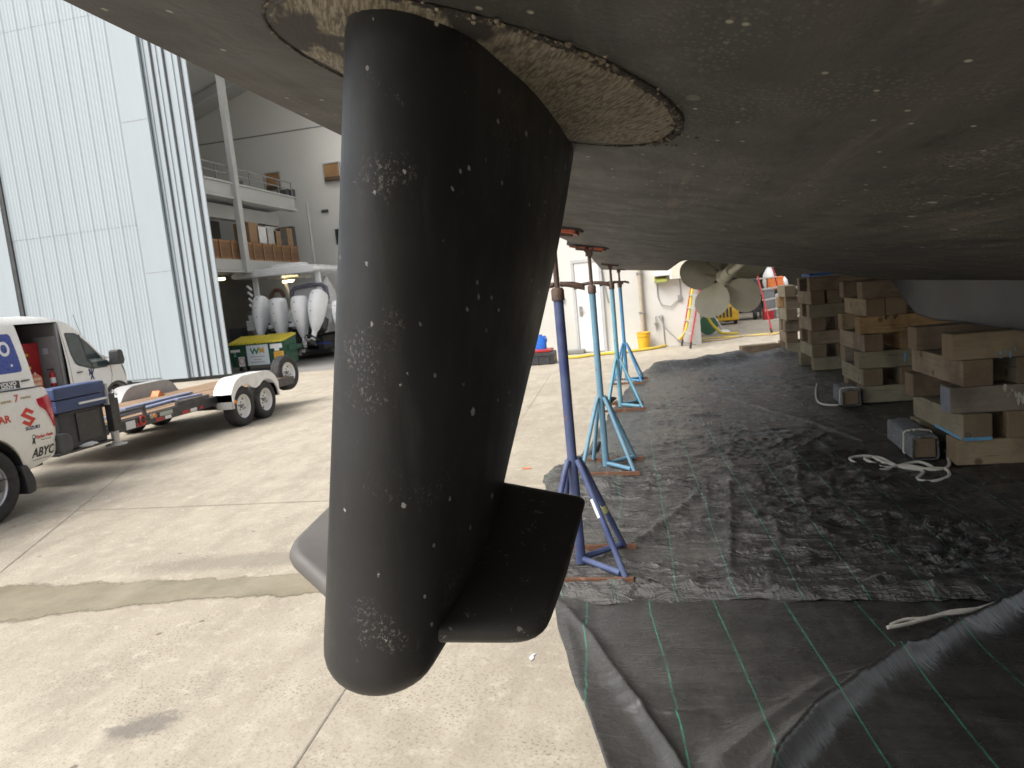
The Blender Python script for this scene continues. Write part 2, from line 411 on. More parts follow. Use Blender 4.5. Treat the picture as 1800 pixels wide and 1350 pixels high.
def tarp_mat(name, u0, pitch, bump=.5, r0=.23, r1=.36, dust_light=.6):
    """woven ground cover; printed guide lines run along the roll"""
    t = NT(name); uv = t.n('UVMap').outputs[0]
    sx = t.n('SeparateXYZ', i_Vector=uv).outputs
    c = t.mix(t.ramp(t.noise(uv, 3, 5, .6), .35, .65), (.022,.0215,.021), (.042,.041,.039))
    k2 = t.n('Mapping', i_Vector=uv, i_Scale=(1,.3,1)).outputs[0]
    c = t.mix(t.ramp(t.noise(k2, 9, 6, .7), .5, .66, 0, dust_light), c, (.085,.081,.076))
    c = t.mix(t.math('MULTIPLY', t.ramp(sx[0], .9, -.7), t.ramp(t.noise(uv, 5, 5, .7), .35, .6, .25, dust_light)), c, (.125,.119,.11))   # paler toward the yard edge, painting in the sky light from there
    c = t.mix(t.ramp(t.noise(uv, 130, 2, .7), .62, .7, 0, .35), c, (.13,.125,.115))
    fr = t.math('FRACT', t.math('DIVIDE', t.math('SUBTRACT', sx[0], u0), pitch))
    ln = t.math('LESS_THAN', t.math('ABSOLUTE', t.math('SUBTRACT', fr, .5)), .0034/pitch)
    wear = t.ramp(t.noise(uv, 6, 4, .7), .3, .55, .15, .35+.45*(1-dust_light))
    c = t.mix(t.math('MULTIPLY', ln, wear), c, (.05,.27,.17))
    wv = t.n('TexWave', wave_type='BANDS', bands_direction='X', i_Vector=uv, i_Scale=95., i_Distortion=.6).outputs['Fac']
    wv2 = t.n('TexWave', wave_type='BANDS', bands_direction='Y', i_Vector=uv, i_Scale=95., i_Distortion=.6).outputs['Fac']
    cr0 = t.noise(t.n('Mapping', i_Vector=uv, i_Scale=(.5,1.9,1)).outputs[0], 6.5, 4, .55, .5)
    cr1 = t.noise(t.n('Mapping', i_Vector=uv, i_Scale=(1.2,.7,1), i_Rotation=(0,0,.6)).outputs[0], 15, 3, .55, .4)
    cr1 = t.math('POWER', t.math('SUBTRACT', 1.0, t.math('ABSOLUTE', t.math('SUBTRACT', t.math('MULTIPLY', cr1, 2.0), 1.0))), 7.0)
    cr = t.math('POWER', t.math('SUBTRACT', 1.0, t.math('ABSOLUTE', t.math('SUBTRACT', t.math('MULTIPLY', cr0, 2.0), 1.0))), 9.0)
    hgt = t.math('ADD', t.math('MULTIPLY', t.math('ADD', wv, wv2), .06), t.math('ADD', t.math('MULTIPLY', cr, 1.0), t.math('MULTIPLY', cr1, .45)))
    return t.out(c, t.ramp(t.noise(uv, 7, 4), .3, .7, r0, r1), hgt, bump, .014, spec=.6)

def timber_mat(name, a, b, dk):
    t = NT(name); oi = t.n('ObjectInfo').outputs['Random']
    co = t.n('TexCoord').outputs['Object']
    off = t.n('Combine' 'XYZ'); t.put(off.inputs[0], t.math('MULTIPLY', oi, 37.0)); t.put(off.inputs[1], t.math('MULTIPLY', oi, 11.0))
    p = t.n('VectorMath', operation='ADD', i_0=co, i_1=off.outputs[0]).outputs[0]
    g = t.n('Mapping', i_Vector=p, i_Scale=(.6,9,9)).outputs[0]
    f = t.noise(g, 3.2, 6, .65, .8)
    c = t.mix(t.ramp(f, .32, .7), a, b)
    c = t.mix(t.ramp(t.noise(p, 2.4, 5, .65), .44, .64, 0, .85), c, dk)                 # grime
    c = t.mix(t.math('MULTIPLY', oi, .45), c, (.13,.11,.08))
    crk = t.ramp(t.noise(t.n('Mapping', i_Vector=p, i_Scale=(.5,22,22)).outputs[0], 2.6, 3, .5), .66, .7, 0, .7)
    c = t.mix(crk, c, (.03,.024,.018))
    kn = t.voro(p, 3.1); c = t.mix(t.math('MULTIPLY', t.ramp(kn.outputs['Distance'], .13, .08), .7), c, (.06,.035,.02))
    nrm = t.n('Separate' 'XYZ', i_Vector=t.n('TexCoord').outputs['Normal']).outputs
    end = t.math('GREATER_THAN', t.math('ABSOLUTE', nrm[0]), .8)
    ringp = t.n('Mapping', i_Vector=p, i_Location=(0,.05,.16), i_Scale=(0,1,1)).outputs[0]
    ring = t.n('TexWave', wave_type='RINGS', rings_direction='X', i_Vector=ringp, i_Scale=26., i_Distortion=2.5, i_Detail=3.).outputs['Fac']
    ec = t.mix(t.ramp(ring, .2, .9, 0, .5), t.mix(.5, c, (.17,.12,.07)), (.07,.05,.033))
    c = t.mix(end, c, ec)
    return t.out(c, .8, t.math('ADD', f, t.math('MULTIPLY', crk, -1.0)), .45, .006, spec=.25)

def ribbed_mat():
    t = NT('door_cladding'); k = t.coord('World')
    c = t.mix(t.ramp(t.noise(t.coord('World', (1,1,.15)), .9, 4), .35, .65), (.335,.38,.41), (.31,.355,.385))
    c = t.mix(t.ramp(t.noise(t.coord('World', (1,1,.06)), 4, 5, .7), .55, .68, 0, .4), c, (.31,.345,.365))
    return t.out(c, .4, None, spec=.45)

def jack_paint(name, a, b):
    t = NT(name); k = t.coord('Object')
    c = t.mix(t.ramp(t.noise(k, 5, 4), .35, .65), a, b)
    c = t.mix(t.ramp(t.noise(k, 16, 6, .7), .63, .67), c, (.16,.075,.045))
    c = t.mix(t.ramp(t.noise(t.coord('Object', (1,1,.5)), 26, 4, .75), .68, .71), c, (.5,.52,.55))
    return t.out(c, .45, t.noise(k, 60, 4), .25, .004)

MC = concrete(); MHF = hall_floor_mat(); MPUD = puddle_mat(); MHULL = hull_mat(); MPAD = pad_mat(); MRIM = pad_rim_mat()
MFIN = fin_mat(); MWING = fin_mat('black_winglet_paint', False); MKEEL = keel_mat(); MCLAD = ribbed_mat()
MT_BROWN = timber_mat('timber_brown', (.25,.195,.138), (.175,.135,.095), (.10,.078,.056))
MT_GREEN = timber_mat('timber_greenish', (.27,.245,.17), (.2,.182,.128), (.125,.113,.08))
MT_YEL = timber_mat('timber_honey', (.37,.24,.11), (.26,.165,.075), (0.135,0.078,0.034))
MT_GREY = timber_mat('timber_grey', (.26,.225,.18), (.185,.16,.128), (0.101,0.084,0.068))
MT_PALE = timber_mat('timber_pale', (.36,.285,.18), (.27,.212,.133), (0.149,0.111,0.065))

# ================================================================== SETTING
o = obj('ground', MB().add([(-250,-250,0),(250,-250,0),(250,250,0),(-250,250,0)], [(0,1,2,3)]), MC); tag(o, kind='structure'); ground = o
def strip_joint(p, q, w=.009):
    p, q = Vector((*p, .003)), Vector((*q, .003)); d = (q-p).normalized(); n = Vector((-d.y, d.x, 0)) * w/2
    N = 60; P = [[p.lerp(q, i/N) - n*(1+.5*random.random()) for i in range(N+1)], [p.lerp(q, i/N) + n*(1+.5*random.random()) for i in range(N+1)]]
    obj('joint', MB().grid(P), JM, ground)
JM = M('joint_filler', (.2,.175,.14), (.3,.265,.215), .9, scale=9, co='World')
strip_joint((-1.42, .2), (-2.33, 15.2)); strip_joint((-5.0,4.2-.2), (-9.2, 12.5), .01)
strip_joint((-12, 6.1), (-1.7, 6.1+.05), .008); strip_joint((-12, 13.4), (3, 13.6), .012); strip_joint((-13.3, 19.3), (6, 19.2), .012)
# damp strip left by rinsing, ragged edged
up_e = [(-6.6,4.25),(-4.96,4.22),(-4.2,4.27),(-3.4,4.28),(-2.42,4.36),(-1.4,4.4),(-.9,4.4)]
lo_e = [(-6.6,3.05),(-4.32,3.63),(-3.8,3.76),(-3.34,3.9),(-2.28,4.07),(-1.4,4.16),(-.9,4.2)]
def interp(pl, x): return float(np.interp(x, [a for a, b in pl], [b for a, b in pl]))
P = []
xs = np.linspace(-6.6, -.75, 300)
n1 = (vn(xs*7, xs*0, 3)-.5)*.09 + (vn(xs*25, xs*0, 4)-.5)*.035; n2 = (vn(xs*6, xs*0, 5)-.5)*.08 + (vn(xs*25, xs*0, 6)-.5)*.03
for i, x in enumerate(xs):
    a, b = interp(lo_e, x)+n2[i], interp(up_e, x)+n1[i]
    P.append([(x, a-.03+(b-a+.06)*j/10, .004) for j in range(11)])
o = obj('puddle', MB().grid(P), MPUD)
at_ = o.data.attributes.new('inset', 'FLOAT', 'POINT')
at_.data.foreach_set('value', [min(1, min(j, 10-j)/2.2)*(1 if 0 < i < 299 else 0) for i in range(300) for j in range(11)])
tag(o, 'damp olive brown strip of wet concrete running behind the fin', 'puddle', kind='structure')
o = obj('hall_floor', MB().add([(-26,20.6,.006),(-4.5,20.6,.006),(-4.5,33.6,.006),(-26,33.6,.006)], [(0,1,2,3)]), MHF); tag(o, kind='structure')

# ---- ground covers
def tarp(name, us, vs, fx, fz, mat, k, y0, th=.004):
    U, V = np.meshgrid(us, vs, indexing='ij')
    X, Y = fx(U, V); Z = fz(X, Y, U, V)
    a, b = U.shape
    me = bpy.data.meshes.new(name)
    vtx = np.stack([X, Y, Z], -1).reshape(-1, 3)
    idx = np.arange(a*b).reshape(a, b)
    f = np.stack([idx[:-1,:-1], idx[1:,:-1], idx[1:,1:], idx[:-1,1:]], -1).reshape(-1, 4)
    me.from_pydata(vtx.tolist(), [], f.tolist())
    uvl = me.uv_layers.new(name='UVMap')
    uu = (X + k*(Y-y0) + (vn(X*3, Y*1.6, 31)-.5)*.03 + Z*.5).reshape(-1); vv = Y.reshape(-1)
    li = np.zeros(len(me.loops), dtype=np.int32); me.loops.foreach_get('vertex_index', li)
    uvl.data.foreach_set('uv', np.stack([uu[li], vv[li]], -1).reshape(-1).astype(np.float32))
    me.polygons.foreach_set('use_smooth', [True]*len(me.polygons)); me.materials.append(mat); me.update()
    o = link(name, me)
    s = o.modifiers.new('cloth_thickness', 'SOLIDIFY'); s.thickness = th; s.offset = -1
    return o
def ridge(n): return 1 - np.abs(2*n-1)
def segdist(X, Y, pts):
    best = np.full(X.shape, 1e9); tt = np.zeros(X.shape); tot = len(pts)-1
    for i in range(tot):
        (ax, ay), (bx, by) = pts[i], pts[i+1]; dx, dy = bx-ax, by-ay; L2 = dx*dx+dy*dy
        t = np.clip(((X-ax)*dx+(Y-ay)*dy)/L2, 0, 1); d = np.hypot(X-ax-t*dx, Y-ay-t*dy)
        m = d < best; best = np.where(m, d, best); tt = np.where(m, (i+t)/tot, tt)
    return best, tt
def fold(X, Y, pts, h, w, h2=None):
    d, t = segdist(X, Y, pts); w = w*(.75+.5*vn(X*3, Y*3, 77))
    hh = h + ((h2 if h2 is not None else h)-h)*t
    return hh*np.exp(-(d/w)**1.25)
def crumple(X, Y, s, seed):
    wx = X + .12*(vn(X*1.7, Y*1.7, seed+1)-.5); wy = Y + .12*(vn(X*1.7, Y*1.7, seed+2)-.5)
    g = lambda n, k: sstep(.25, .6, vn(X*1.6, Y*1.3, seed+k))*ridge(n)**9
    rot = lambda th: (wx*math.cos(th)+wy*math.sin(th), wy*math.cos(th)-wx*math.sin(th))
    a = g(vn(wx*.8, wy*4.6, seed+3), 11)*.013 + g(vn(wx*1.3+7, wy*7.5, seed+4), 12)*.008
    for q, (th, fu, fv, h) in enumerate(((.35,1.1,5.5,.010),(-.42,1.0,5.0,.011),(.9,1.2,5.5,.008),(-1.0,1.1,5.0,.008),(1.5,.8,4.2,.007),(.12,2.2,9.5,.0045),(-.25,2.4,9.0,.0045))):
        u_, v_ = rot(th); a = a + g(vn(u_*fu+q*13.1, v_*fv, seed+20+q), 30+q)*h
    a = a + vn(X*1.2, Y*1.8, seed+7)*.02 + vn(X*3, Y*4.5, seed+10)*.004
    return a*s
# upper cover: under the jack stands and the keel blocks, far end rucked up
uL = [(3.6,-.64),(3.88,-.66),(5.2,-.92),(6.2,-1.12),(6.5,-1.14),(7.0,-.98),(7.8,-.84),(10,-.72),(11.5,-.6),(13.2,-.42),(14.6,-.3)]
def fxU(U, V):
    Yb = 14.4 + .42*(U*5.2)                       # far edge runs slanting
    Y = 3.86 + (Yb-3.86)*V
    L = np.interp(Y, [a for a, b in uL], [b for a, b in uL]) + (vn(Y*3, Y*0, 12)-.5)*.06
    X = L + (4.7-L)*U
    Y = Y + np.where(V < .02, (vn(X*5, X*0, 14)-.5)*.09 + (vn(X*18, X*0, 15)-.5)*.02, 0)
    return X, Y
def fzU(X, Y, U, V):
    calm = .6 + .5*sstep(.25, .6, vn(X*.9, Y*.6, 55))
    z = .008 + crumple(X, Y, 2.5, 40)*calm*(1-.55*sstep(5.5, 9, Y))
    z += .02*sstep(.55, .8, vn(X*2.6+3, Y*2.2, 58))*sstep(1.0, 2.0, X)*sstep(7, 4, Y)
    z += fold(X, Y, [(-.35,4.55),(-.02,5.2),(.25,5.9)], .03, .035) + fold(X, Y, [(.3,4.0),(.42,5.2),(.5,6.1)], .022, .02)
    z += fold(X, Y, [(.75,11.0),(1.6,8.6),(1.9,7.4)], .02, .03) + fold(X, Y, [(-.2,7.6),(.6,8.1),(1.4,8.2)], .022, .04)
    z += fold(X, Y, [(.36,3.86),(.55,3.95),(.75,3.87)], .05, .035)*(.4+.9*vn(X*14, Y*9, 71))
    cl = np.exp(-((X-1.75)/.45)**2-((Y-4.55)/.55)**2); wx, wy = X+.06*vn(X*6,Y*6,72), Y+.06*vn(X*6,Y*6,73)
    z += cl*(ridge(vn((wx+wy)*5, (wx-wy)*9, 74))**6*.05 + ridge(vn((wx-wy)*4, (wx+wy)*8, 75))**7*.04)
    z += .055*sstep(.022, .0, V)*sstep(.45, .8, X)*sstep(2.2, 1.7, X)*(.35+.65*vn(X*4, X*0, 83))
    e = sstep(.955, .985, V); z += e*(.08 + .14*vn(X*3.2, Y*2, 60))*sstep(.0, .04, U)
    l = sstep(.012, .0, U); z += l*.02*vn(Y*4, X*0, 61)
    z *= sstep(-.002, .012, V)*.85+.15
    return z
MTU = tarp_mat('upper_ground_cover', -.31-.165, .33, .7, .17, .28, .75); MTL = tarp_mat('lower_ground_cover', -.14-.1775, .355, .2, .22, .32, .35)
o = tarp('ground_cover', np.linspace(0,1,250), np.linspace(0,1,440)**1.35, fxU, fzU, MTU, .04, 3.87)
tag(o, 'wrinkled black woven ground cover under the jack stands and timber stacks', 'ground cover')
# lower cover: nearest the camera, smoother, with one long shiny fold
lL = [(1.2,.05),(2.0,-.18),(2.48,-.32),(3.14,-.53),(3.77,-.69),(4.05,-.74)]
def fxL(U, V):
    Y = 1.3 + (4.0-1.3)*V
    L = np.interp(Y, [a for a, b in lL], [b for a, b in lL]) + (vn(Y*4, Y*0, 16)-.5)*.03
    return L + (4.4-L)*U, Y
def fzL(X, Y, U, V):
    z = .006 + crumple(X, Y, .45, 90)*(.3+.7*sstep(.45,.7,vn(X*1.3, Y*1.1, 92)))
    z += ridge(vn(X*.7+Y*.25, Y*7, 93))**7*.011
    z += fold(X, Y, [(2.1,4.0),(1.74,3.82),(1.25,3.42),(.98,3.18),(.72,2.95),(.5,2.72),(.3,2.4),(.18,2.0)], .10, .05, .15)
    z += fold(X, Y, [(.95,3.16),(.6,3.05),(.3,2.72),(.12,2.5)], .03, .06)
    z += fold(X, Y, [(-.66,3.8),(-.45,3.45),(-.31,3.1),(-.2,2.85),(-.05,2.5),(.05,2.2)], .035, .028, .05)
    z += fold(X, Y, [(-.62,3.7),(-.5,3.2),(-.38,2.7),(-.25,2.3)], .02, .06)
    z += fold(X, Y, [(-.52,3.03),(-.1,3.0),(.4,3.08)], .012, .018) + fold(X, Y, [(-.5,2.82),(-.05,2.8),(.4,2.9)], .012, .02)
    z += fold(X, Y, [(-.25,2.9),(-.2,2.82),(.1,2.78)], .01, .02)
    z += .035*sstep(.05, .0, U)*vn(Y*3, Y*0, 95)*sstep(1, 2.9, Y)
    return z - .004*sstep(.9, 1, V)
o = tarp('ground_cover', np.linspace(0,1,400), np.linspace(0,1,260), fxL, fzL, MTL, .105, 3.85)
tag(o, 'smoother black ground cover nearest the camera with a long shiny fold', 'ground cover')
# ================================================================== THE YACHT OVERHEAD
CXB = 2.97                                    # centreline of the yacht
def chine(Y):
    X = np.interp(Y, [-10,-8,-5,-2,.3,7,9,13.5], [2.9,1.75,.3,-.5,-.7,-.7,-.74,-.95])
    z = np.interp(Y, [-10,-6,-2,.4,1.2,2.2,7,9,13.5], [3.1,2.55,2.26,2.222,2.214,2.203,2.2,2.14,2.085])
    return X, z
def hull_z(X, Y):
    Xc, zc = chine(Y); zk = np.interp(Y, [-10,-6,9.3,11,13.5], [2.0,1.5,1.525,1.58,1.70])
    t = np.clip((X-Xc)/(CXB-.17-Xc+1e-6), 0, 1)
    z = zc + (zk-zc)*t
    z = z - .02*np.sin(math.pi*t)             # slightly full sections
    z = z + .22*sstep(7.2, 11.0, Y)*sstep(.24, .40, X)*sstep(2.75, 1.9, X)     # propeller tunnel
    return z
yacht = thing('motor_yacht', 'large dark grey yacht hull propped overhead on jack stands and timber stacks', 'yacht', (0,0,0))
Ys = np.linspace(-9.8, 13.5, 220); P = []
ss = np.concatenate([np.linspace(0, .22, 14)[:-1], np.linspace(.22, .42, 30)[:-1], np.linspace(.42, 1, 30)])
for Y in Ys:
    Xc, zc = chine(Y); row = []
    for s in ss:
        X = Xc + (CXB-Xc)*s; row.append((X, Y, float(hull_z(X, Y))))
    P.append(row + [(2*CXB-x, y, z) for (x, y, z) in row[-2::-1]])
HB = MB().grid(P); obj('hull_bottom', HB, MHULL, yacht, smooth='all')
mb = MB()
for sgn in (0, 1):
    Q = []
    for Y in Ys[::4].tolist() + [13.5]:
        Xc, zc = chine(Y); r = []
        for t in np.linspace(0, 1, 8):
            x = Xc - .06*(t > 0) - .45*t; z = zc + .0 + (4.7-zc)*t
            r.append((2*CXB-x if sgn else x, Y, z))
        Q.append(r)
    mb.grid(Q)
obj('topside', mb, M('topside_paint', (.05,.055,.07), (.06,.065,.08), .3), yacht, smooth='all')
row = P[-1]; Xc, zc = chine(13.5)
tr = [(p[0], p[2]) for p in row] + [(2*CXB-Xc+.51, 4.7), (Xc-.51, 4.7)]
obj('transom', MB().prism(tr, 'Y', 13.503, 13.56), M('transom_paint', (.05,.055,.07), (.06,.065,.08), .3), yacht)
dk = [(float(chine(Y)[0])-.51, Y) for Y in Ys[::8]] ; dk = dk + [(2*CXB-x, y) for x, y in dk[::-1]]
obj('deck', MB().prism(dk, 'Z', 4.7, 4.78), white_paint, yacht)
# keel with its raked heel
kp = [(9.75,1.575),(9.35,1.47),(9.0,1.28),(8.6,1.135),(8.12,1.105),(7.4,1.115),(-6,1.13),(-6.4,1.6),(9.0,1.6)]
obj('keel', MB().prism(kp, 'X', CXB-.17, CXB+.17), MKEEL, yacht, bevel=.03, seg=3)
# ---- stabiliser fin on its scraped fairing pad
Nn = Vector((.19, 0, 1)).normalized()         # hull normal (up) beside the fin
def hplane(x, y, off): return Vector((x, y, float(hull_z(np.float64(x), np.float64(y))))) - Nn*off
ctr = Vector((-.203, 1.112, 0)); ua = Vector((.41, .91, 0)); va = Vector((.91, -.41, 0))
def ell(a, b, th, off):
    q = ctr + ua*a*math.cos(th) + va*b*math.sin(th); return hplane(q.x, q.y, off)
NE = 120
jit = [1+.012*math.sin(7*t)+.02*(random.random()-.5) for t in [2*math.pi*i/NE for i in range(NE)]]
P = []
for k in range(12):
    r = 1-k/11*.97
    P.append([ell(.382*r*(jit[i%NE] if k<3 else 1), .222*r*(jit[i%NE] if k<3 else 1), 2*math.pi*i/NE, .005 if k else .0005) for i in range(NE+1)])
pad = obj('fairing_pad', MB().grid(P), MPAD, yacht, smooth=True)
P = []
for i in range(NE*3+1):
    th = 2*math.pi*i/(NE*3); front = max(0, math.sin(th+.25)); rr = .001 + .0038*front*(0.4+random.random()) + .001*random.random()
    q = ell(.388, .228, th, .002); e = (ell(.40, .24, th, .002)-q).normalized()
    P.append([q + e*rr*1.5*math.cos(a) - Nn*rr*math.sin(a) for a in np.linspace(math.pi*1.05, -.05*math.pi, 7)])
obj('pad_rim', MB().grid(P), MRIM, yacht, smooth='all')
mb = MB()
rb = random.Random(5)
for i in range(70):                           # barnacles and scale along the fouled upper edge of the pad
    u = rb.random(); th = .25 + 2.35*u + rb.gauss(0,.05); k = 1.0 + rb.gauss(0, .05)
    q = ell(.386*k, .226*k, th, .004); s = rb.uniform(.0012, .0034)*(1.6 if rb.random() < .12 else 1)
    pr = [(s*1.1, 0), (s*.95, s*.5), (s*.55, s*.9), (s*.2, s*.8)]
    tmp = MB().lathe(pr, axis='Z', n=7)
    tmp.xf(Matrix.Translation(q) @ Vector((0,0,-1)).rotation_difference(-Nn).to_matrix().to_4x4() @ Euler((math.pi+rb.gauss(0,.3), rb.gauss(0,.3), 0)).to_matrix().to_4x4())
    mb.add(tmp.v, tmp.f)
obj('barnacles', mb, M('barnacle', (.3,.26,.2), (.13,.11,.09), .85, scale=60, co='World', bump=.5, bscale=200), yacht, smooth=True, kind='stuff')

LE_T, TE_T = Vector((-.328,.822,2.124)), Vector((-.157,1.588,2.090))
LE_W, TE_B = Vector((-.439,.811,1.319)), Vector((-.325,1.275,1.415))
LE_B = _pt(ray(584, 1252), .00075)
LE_T = LE_T + Vector((.050,-.044,.004)); LE_B = LE_B + Vector((.031,-.012,.006))
FN = -(TE_T-LE_T).cross(LE_B-LE_T).normalized()
if FN.x < 0: FN = -FN
def foil(n=44):
    """closed section: chord 0..1, half thickness in units of max half thickness"""
    pts = []
    def half(x):                               # blunt round nose, long taper
        a = .15
        if x < a: return .5*math.sqrt(max(0, 1-((a-x)/a)**2))
        if x < .34: return .5
        q = (x-.34)/.66; return .5*(1-.86*q**1.35 - .09*q**6)
    xs = [.15*(1-math.cos(math.pi/2*i/9)) for i in range(9)] + [.15,.2,.27,.34,.42,.5,.58,.66,.74,.82,.9,.96,1.0]
    for x in xs: pts.append((x, half(x)))
    for x in xs[-2:0:-1]: pts.append((x, -half(x)))
    return pts
FO = foil()
fin_rings = []
vs = [-.012, 0., .02, .05] + [i/14 for i in range(2, 13)] + [.90, .92, .935, .95, .963, .975, .985, .993, .998, 1.0]
THK_T, THK_B = .33, .315
for v in vs:
    le = LE_T.lerp(LE_B, v); te = TE_T.lerp(TE_B, v); th = THK_T + (THK_B-THK_T)*v
    e = max(0, (v-.935)/.065); pull = 1-math.sqrt(max(0, 1-e*e))
    ch = te-le
    le2 = le + ch*.10*pull; te2 = te - ch*.03*pull; th2 = th*(1-.45*pull**1.6)
    if v < .02: le2 = le + ch*.008*(.02-v)/.032; th2 *= 1-.06*(.02-v)/.032
    te2 = te2 + ch*.07*max(0, math.sin(math.pi*min(1, max(0, v*.95+.05))))
    c = te2-le2
    fin_rings.append([le2 + c*x + FN*(y*th2*.5) for (x, y) in FO])
fin = obj('stabiliser_fin', MB().loft(fin_rings), MFIN, yacht, smooth=60, label='black stabiliser fin with pale flaked spots hanging under the hull')
# edge seam round the fin tip
e3 = (TE_B-LE_W).normalized()
w3 = Vector((.939,-.176,-.297)); w3 = (w3 - e3*w3.dot(e3)).normalized(); n3 = w3.cross(e3).normalized()
if n3.z < 0: n3 = -n3
C3 = LE_W + n3*.045
def wing(sign, outline):
    k = len(outline); cx = sum(a for a, b in outline)/k; cy = sum(b for a, b in outline)/k
    layers = []
    for (sc, off) in ((.90,-.017),(.955,-.014),(.985,-.008),(1.0,0),(.985,.008),(.955,.014),(.90,.017)):
        ring = []
        for (a, b) in outline:
            a2, b2 = cx+(a-cx)*sc, cy+(b-cy)*sc
            thick = 1.0 - .55*max(0, (a-.25)/.3)
            ring.append(C3 + e3*a2 + w3*b2*sign + n3*off*thick)
        layers.append(ring)
    return MB().loft(layers)
def rounded(pts, r, n=5):
    out = []; k = len(pts)
    for i in range(k):
        p0, p, p1 = (Vector((*pts[j % k], 0)) for j in (i-1, i, i+1))
        rr = r[i] if isinstance(r, list) else r
        a = p + (p0-p).normalized()*min(rr, (p0-p).length*.45); b = p + (p1-p).normalized()*min(rr, (p1-p).length*.45)
        for j in range(n+1):
            t = j/n; q = a.lerp(p, t).lerp(p.lerp(b, t), t); out.append((q.x, q.y))
    return out
wl = rounded([(.07,.0),(.085,.095),(.155,.222),(.30,.205),(.522,.166),(.482,.0)], [.004,.004,.045,.04,.02,.004], 6)
obj('winglet', wing(1, wl), MWING, fin, smooth=50)
wl2 = rounded([(.07,.0),(.08,.085),(.118,.190),(.28,.206),(.50,.166),(.482,.0)], [.004,.004,.032,.03,.02,.004], 6)
M_WING_LIT = M('lit_winglet', (.10,.093,.088), (.15,.138,.128), .5, scale=6, co='World', chip=(.25,.22,.17), chipamt=.7, chipscale=50)  # sky light on this winglet painted in as brown grey; chips are wear
obj('winglet', wing(-1, wl2), M_WING_LIT, fin, smooth=50, label='worn brown grey winglet on the yard side of the fin')

# ---- propeller
PC = Vector((1.03, 11.2, 1.745))
prop = obj('propeller', MB().lathe([(.0,-.2),(.075,-.19),(.115,-.1),(.125,0),(.115,.12),(.07,.24),(.0,.3)], axis='Y', n=28), prop_bronze, yacht, smooth=True)
prop.location = PC
blade_out = [(.10,-.075),(.17,-.18),(.28,-.31),(.40,-.375),(.52,-.355),(.61,-.25),(.665,-.08),(.66,.10),(.59,.25),(.46,.31),(.33,.28),(.20,.18),(.10,.08)]
bo = rounded(blade_out, .08, 2)
def blade():
    # thin cambered blade in polar layout, pitch falling with radius
    rings = []
    for sgn in (-1, 1):
        r_ = []
        for (r, s) in bo:
            pitch = R(58) - R(34)*min(1, (r-.1)/.55)
            tk = .016*(1-.75*(r-.1)/.56)
            rad = max(r, .02); ang = s*math.cos(pitch*.7)/max(r, .18)*.8
            y = s*math.sin(pitch)*.75 + sgn*tk*.5
            r_.append(Vector((rad*math.sin(ang), y, rad*math.cos(ang))))
        rings.append(r_)
    cen = []
    mbb = MB()
    k = len(bo)
    for ri, rg in enumerate(rings):
        NL = 6; lay = []
        c = sum(rg, Vector())/k
        for l in range(NL): lay.append([c.lerp(p, 1-l/NL*.97) for p in rg])
        vs_ = [p for q in lay for p in q]; fs = []
        for l in range(NL-1):
            for j in range(k): fs.append((l*k+j, l*k+(j+1)%k, (l+1)*k+(j+1)%k, (l+1)*k+j))
        fs.append(tuple((NL-1)*k+j for j in range(k)))
        mbb.add(vs_, fs)
    tot = len(mbb.v)//2
    mbb.f += [(j, (j+1)%k, tot+(j+1)%k, tot+j) for j in range(k)]
    return mbb
bme = mesh('blade', blade(), prop_bronze, smooth=60)
for i in range(5):
    b = link('blade', bme, prop); b.rotation_euler = (0, R(72*i - 3), 0)
sh = obj('propeller_shaft', MB().tube([PC+Vector((.0,-.1,.0)), PC+Vector((.16,-2.8,.30))], .05, 14), prop_bronze, yacht, smooth=True)
mb = MB().beam(PC+Vector((.03,-.42,.03)), PC+Vector((.12,-.52,.42)), .05, .2, (0,1,0)); mb.tube([PC+Vector((.0,-.25,.02)), PC+Vector((.04,-.72,.09))], .085, 18)
obj('shaft_strut', mb, prop_bronze, yacht, smooth=True)

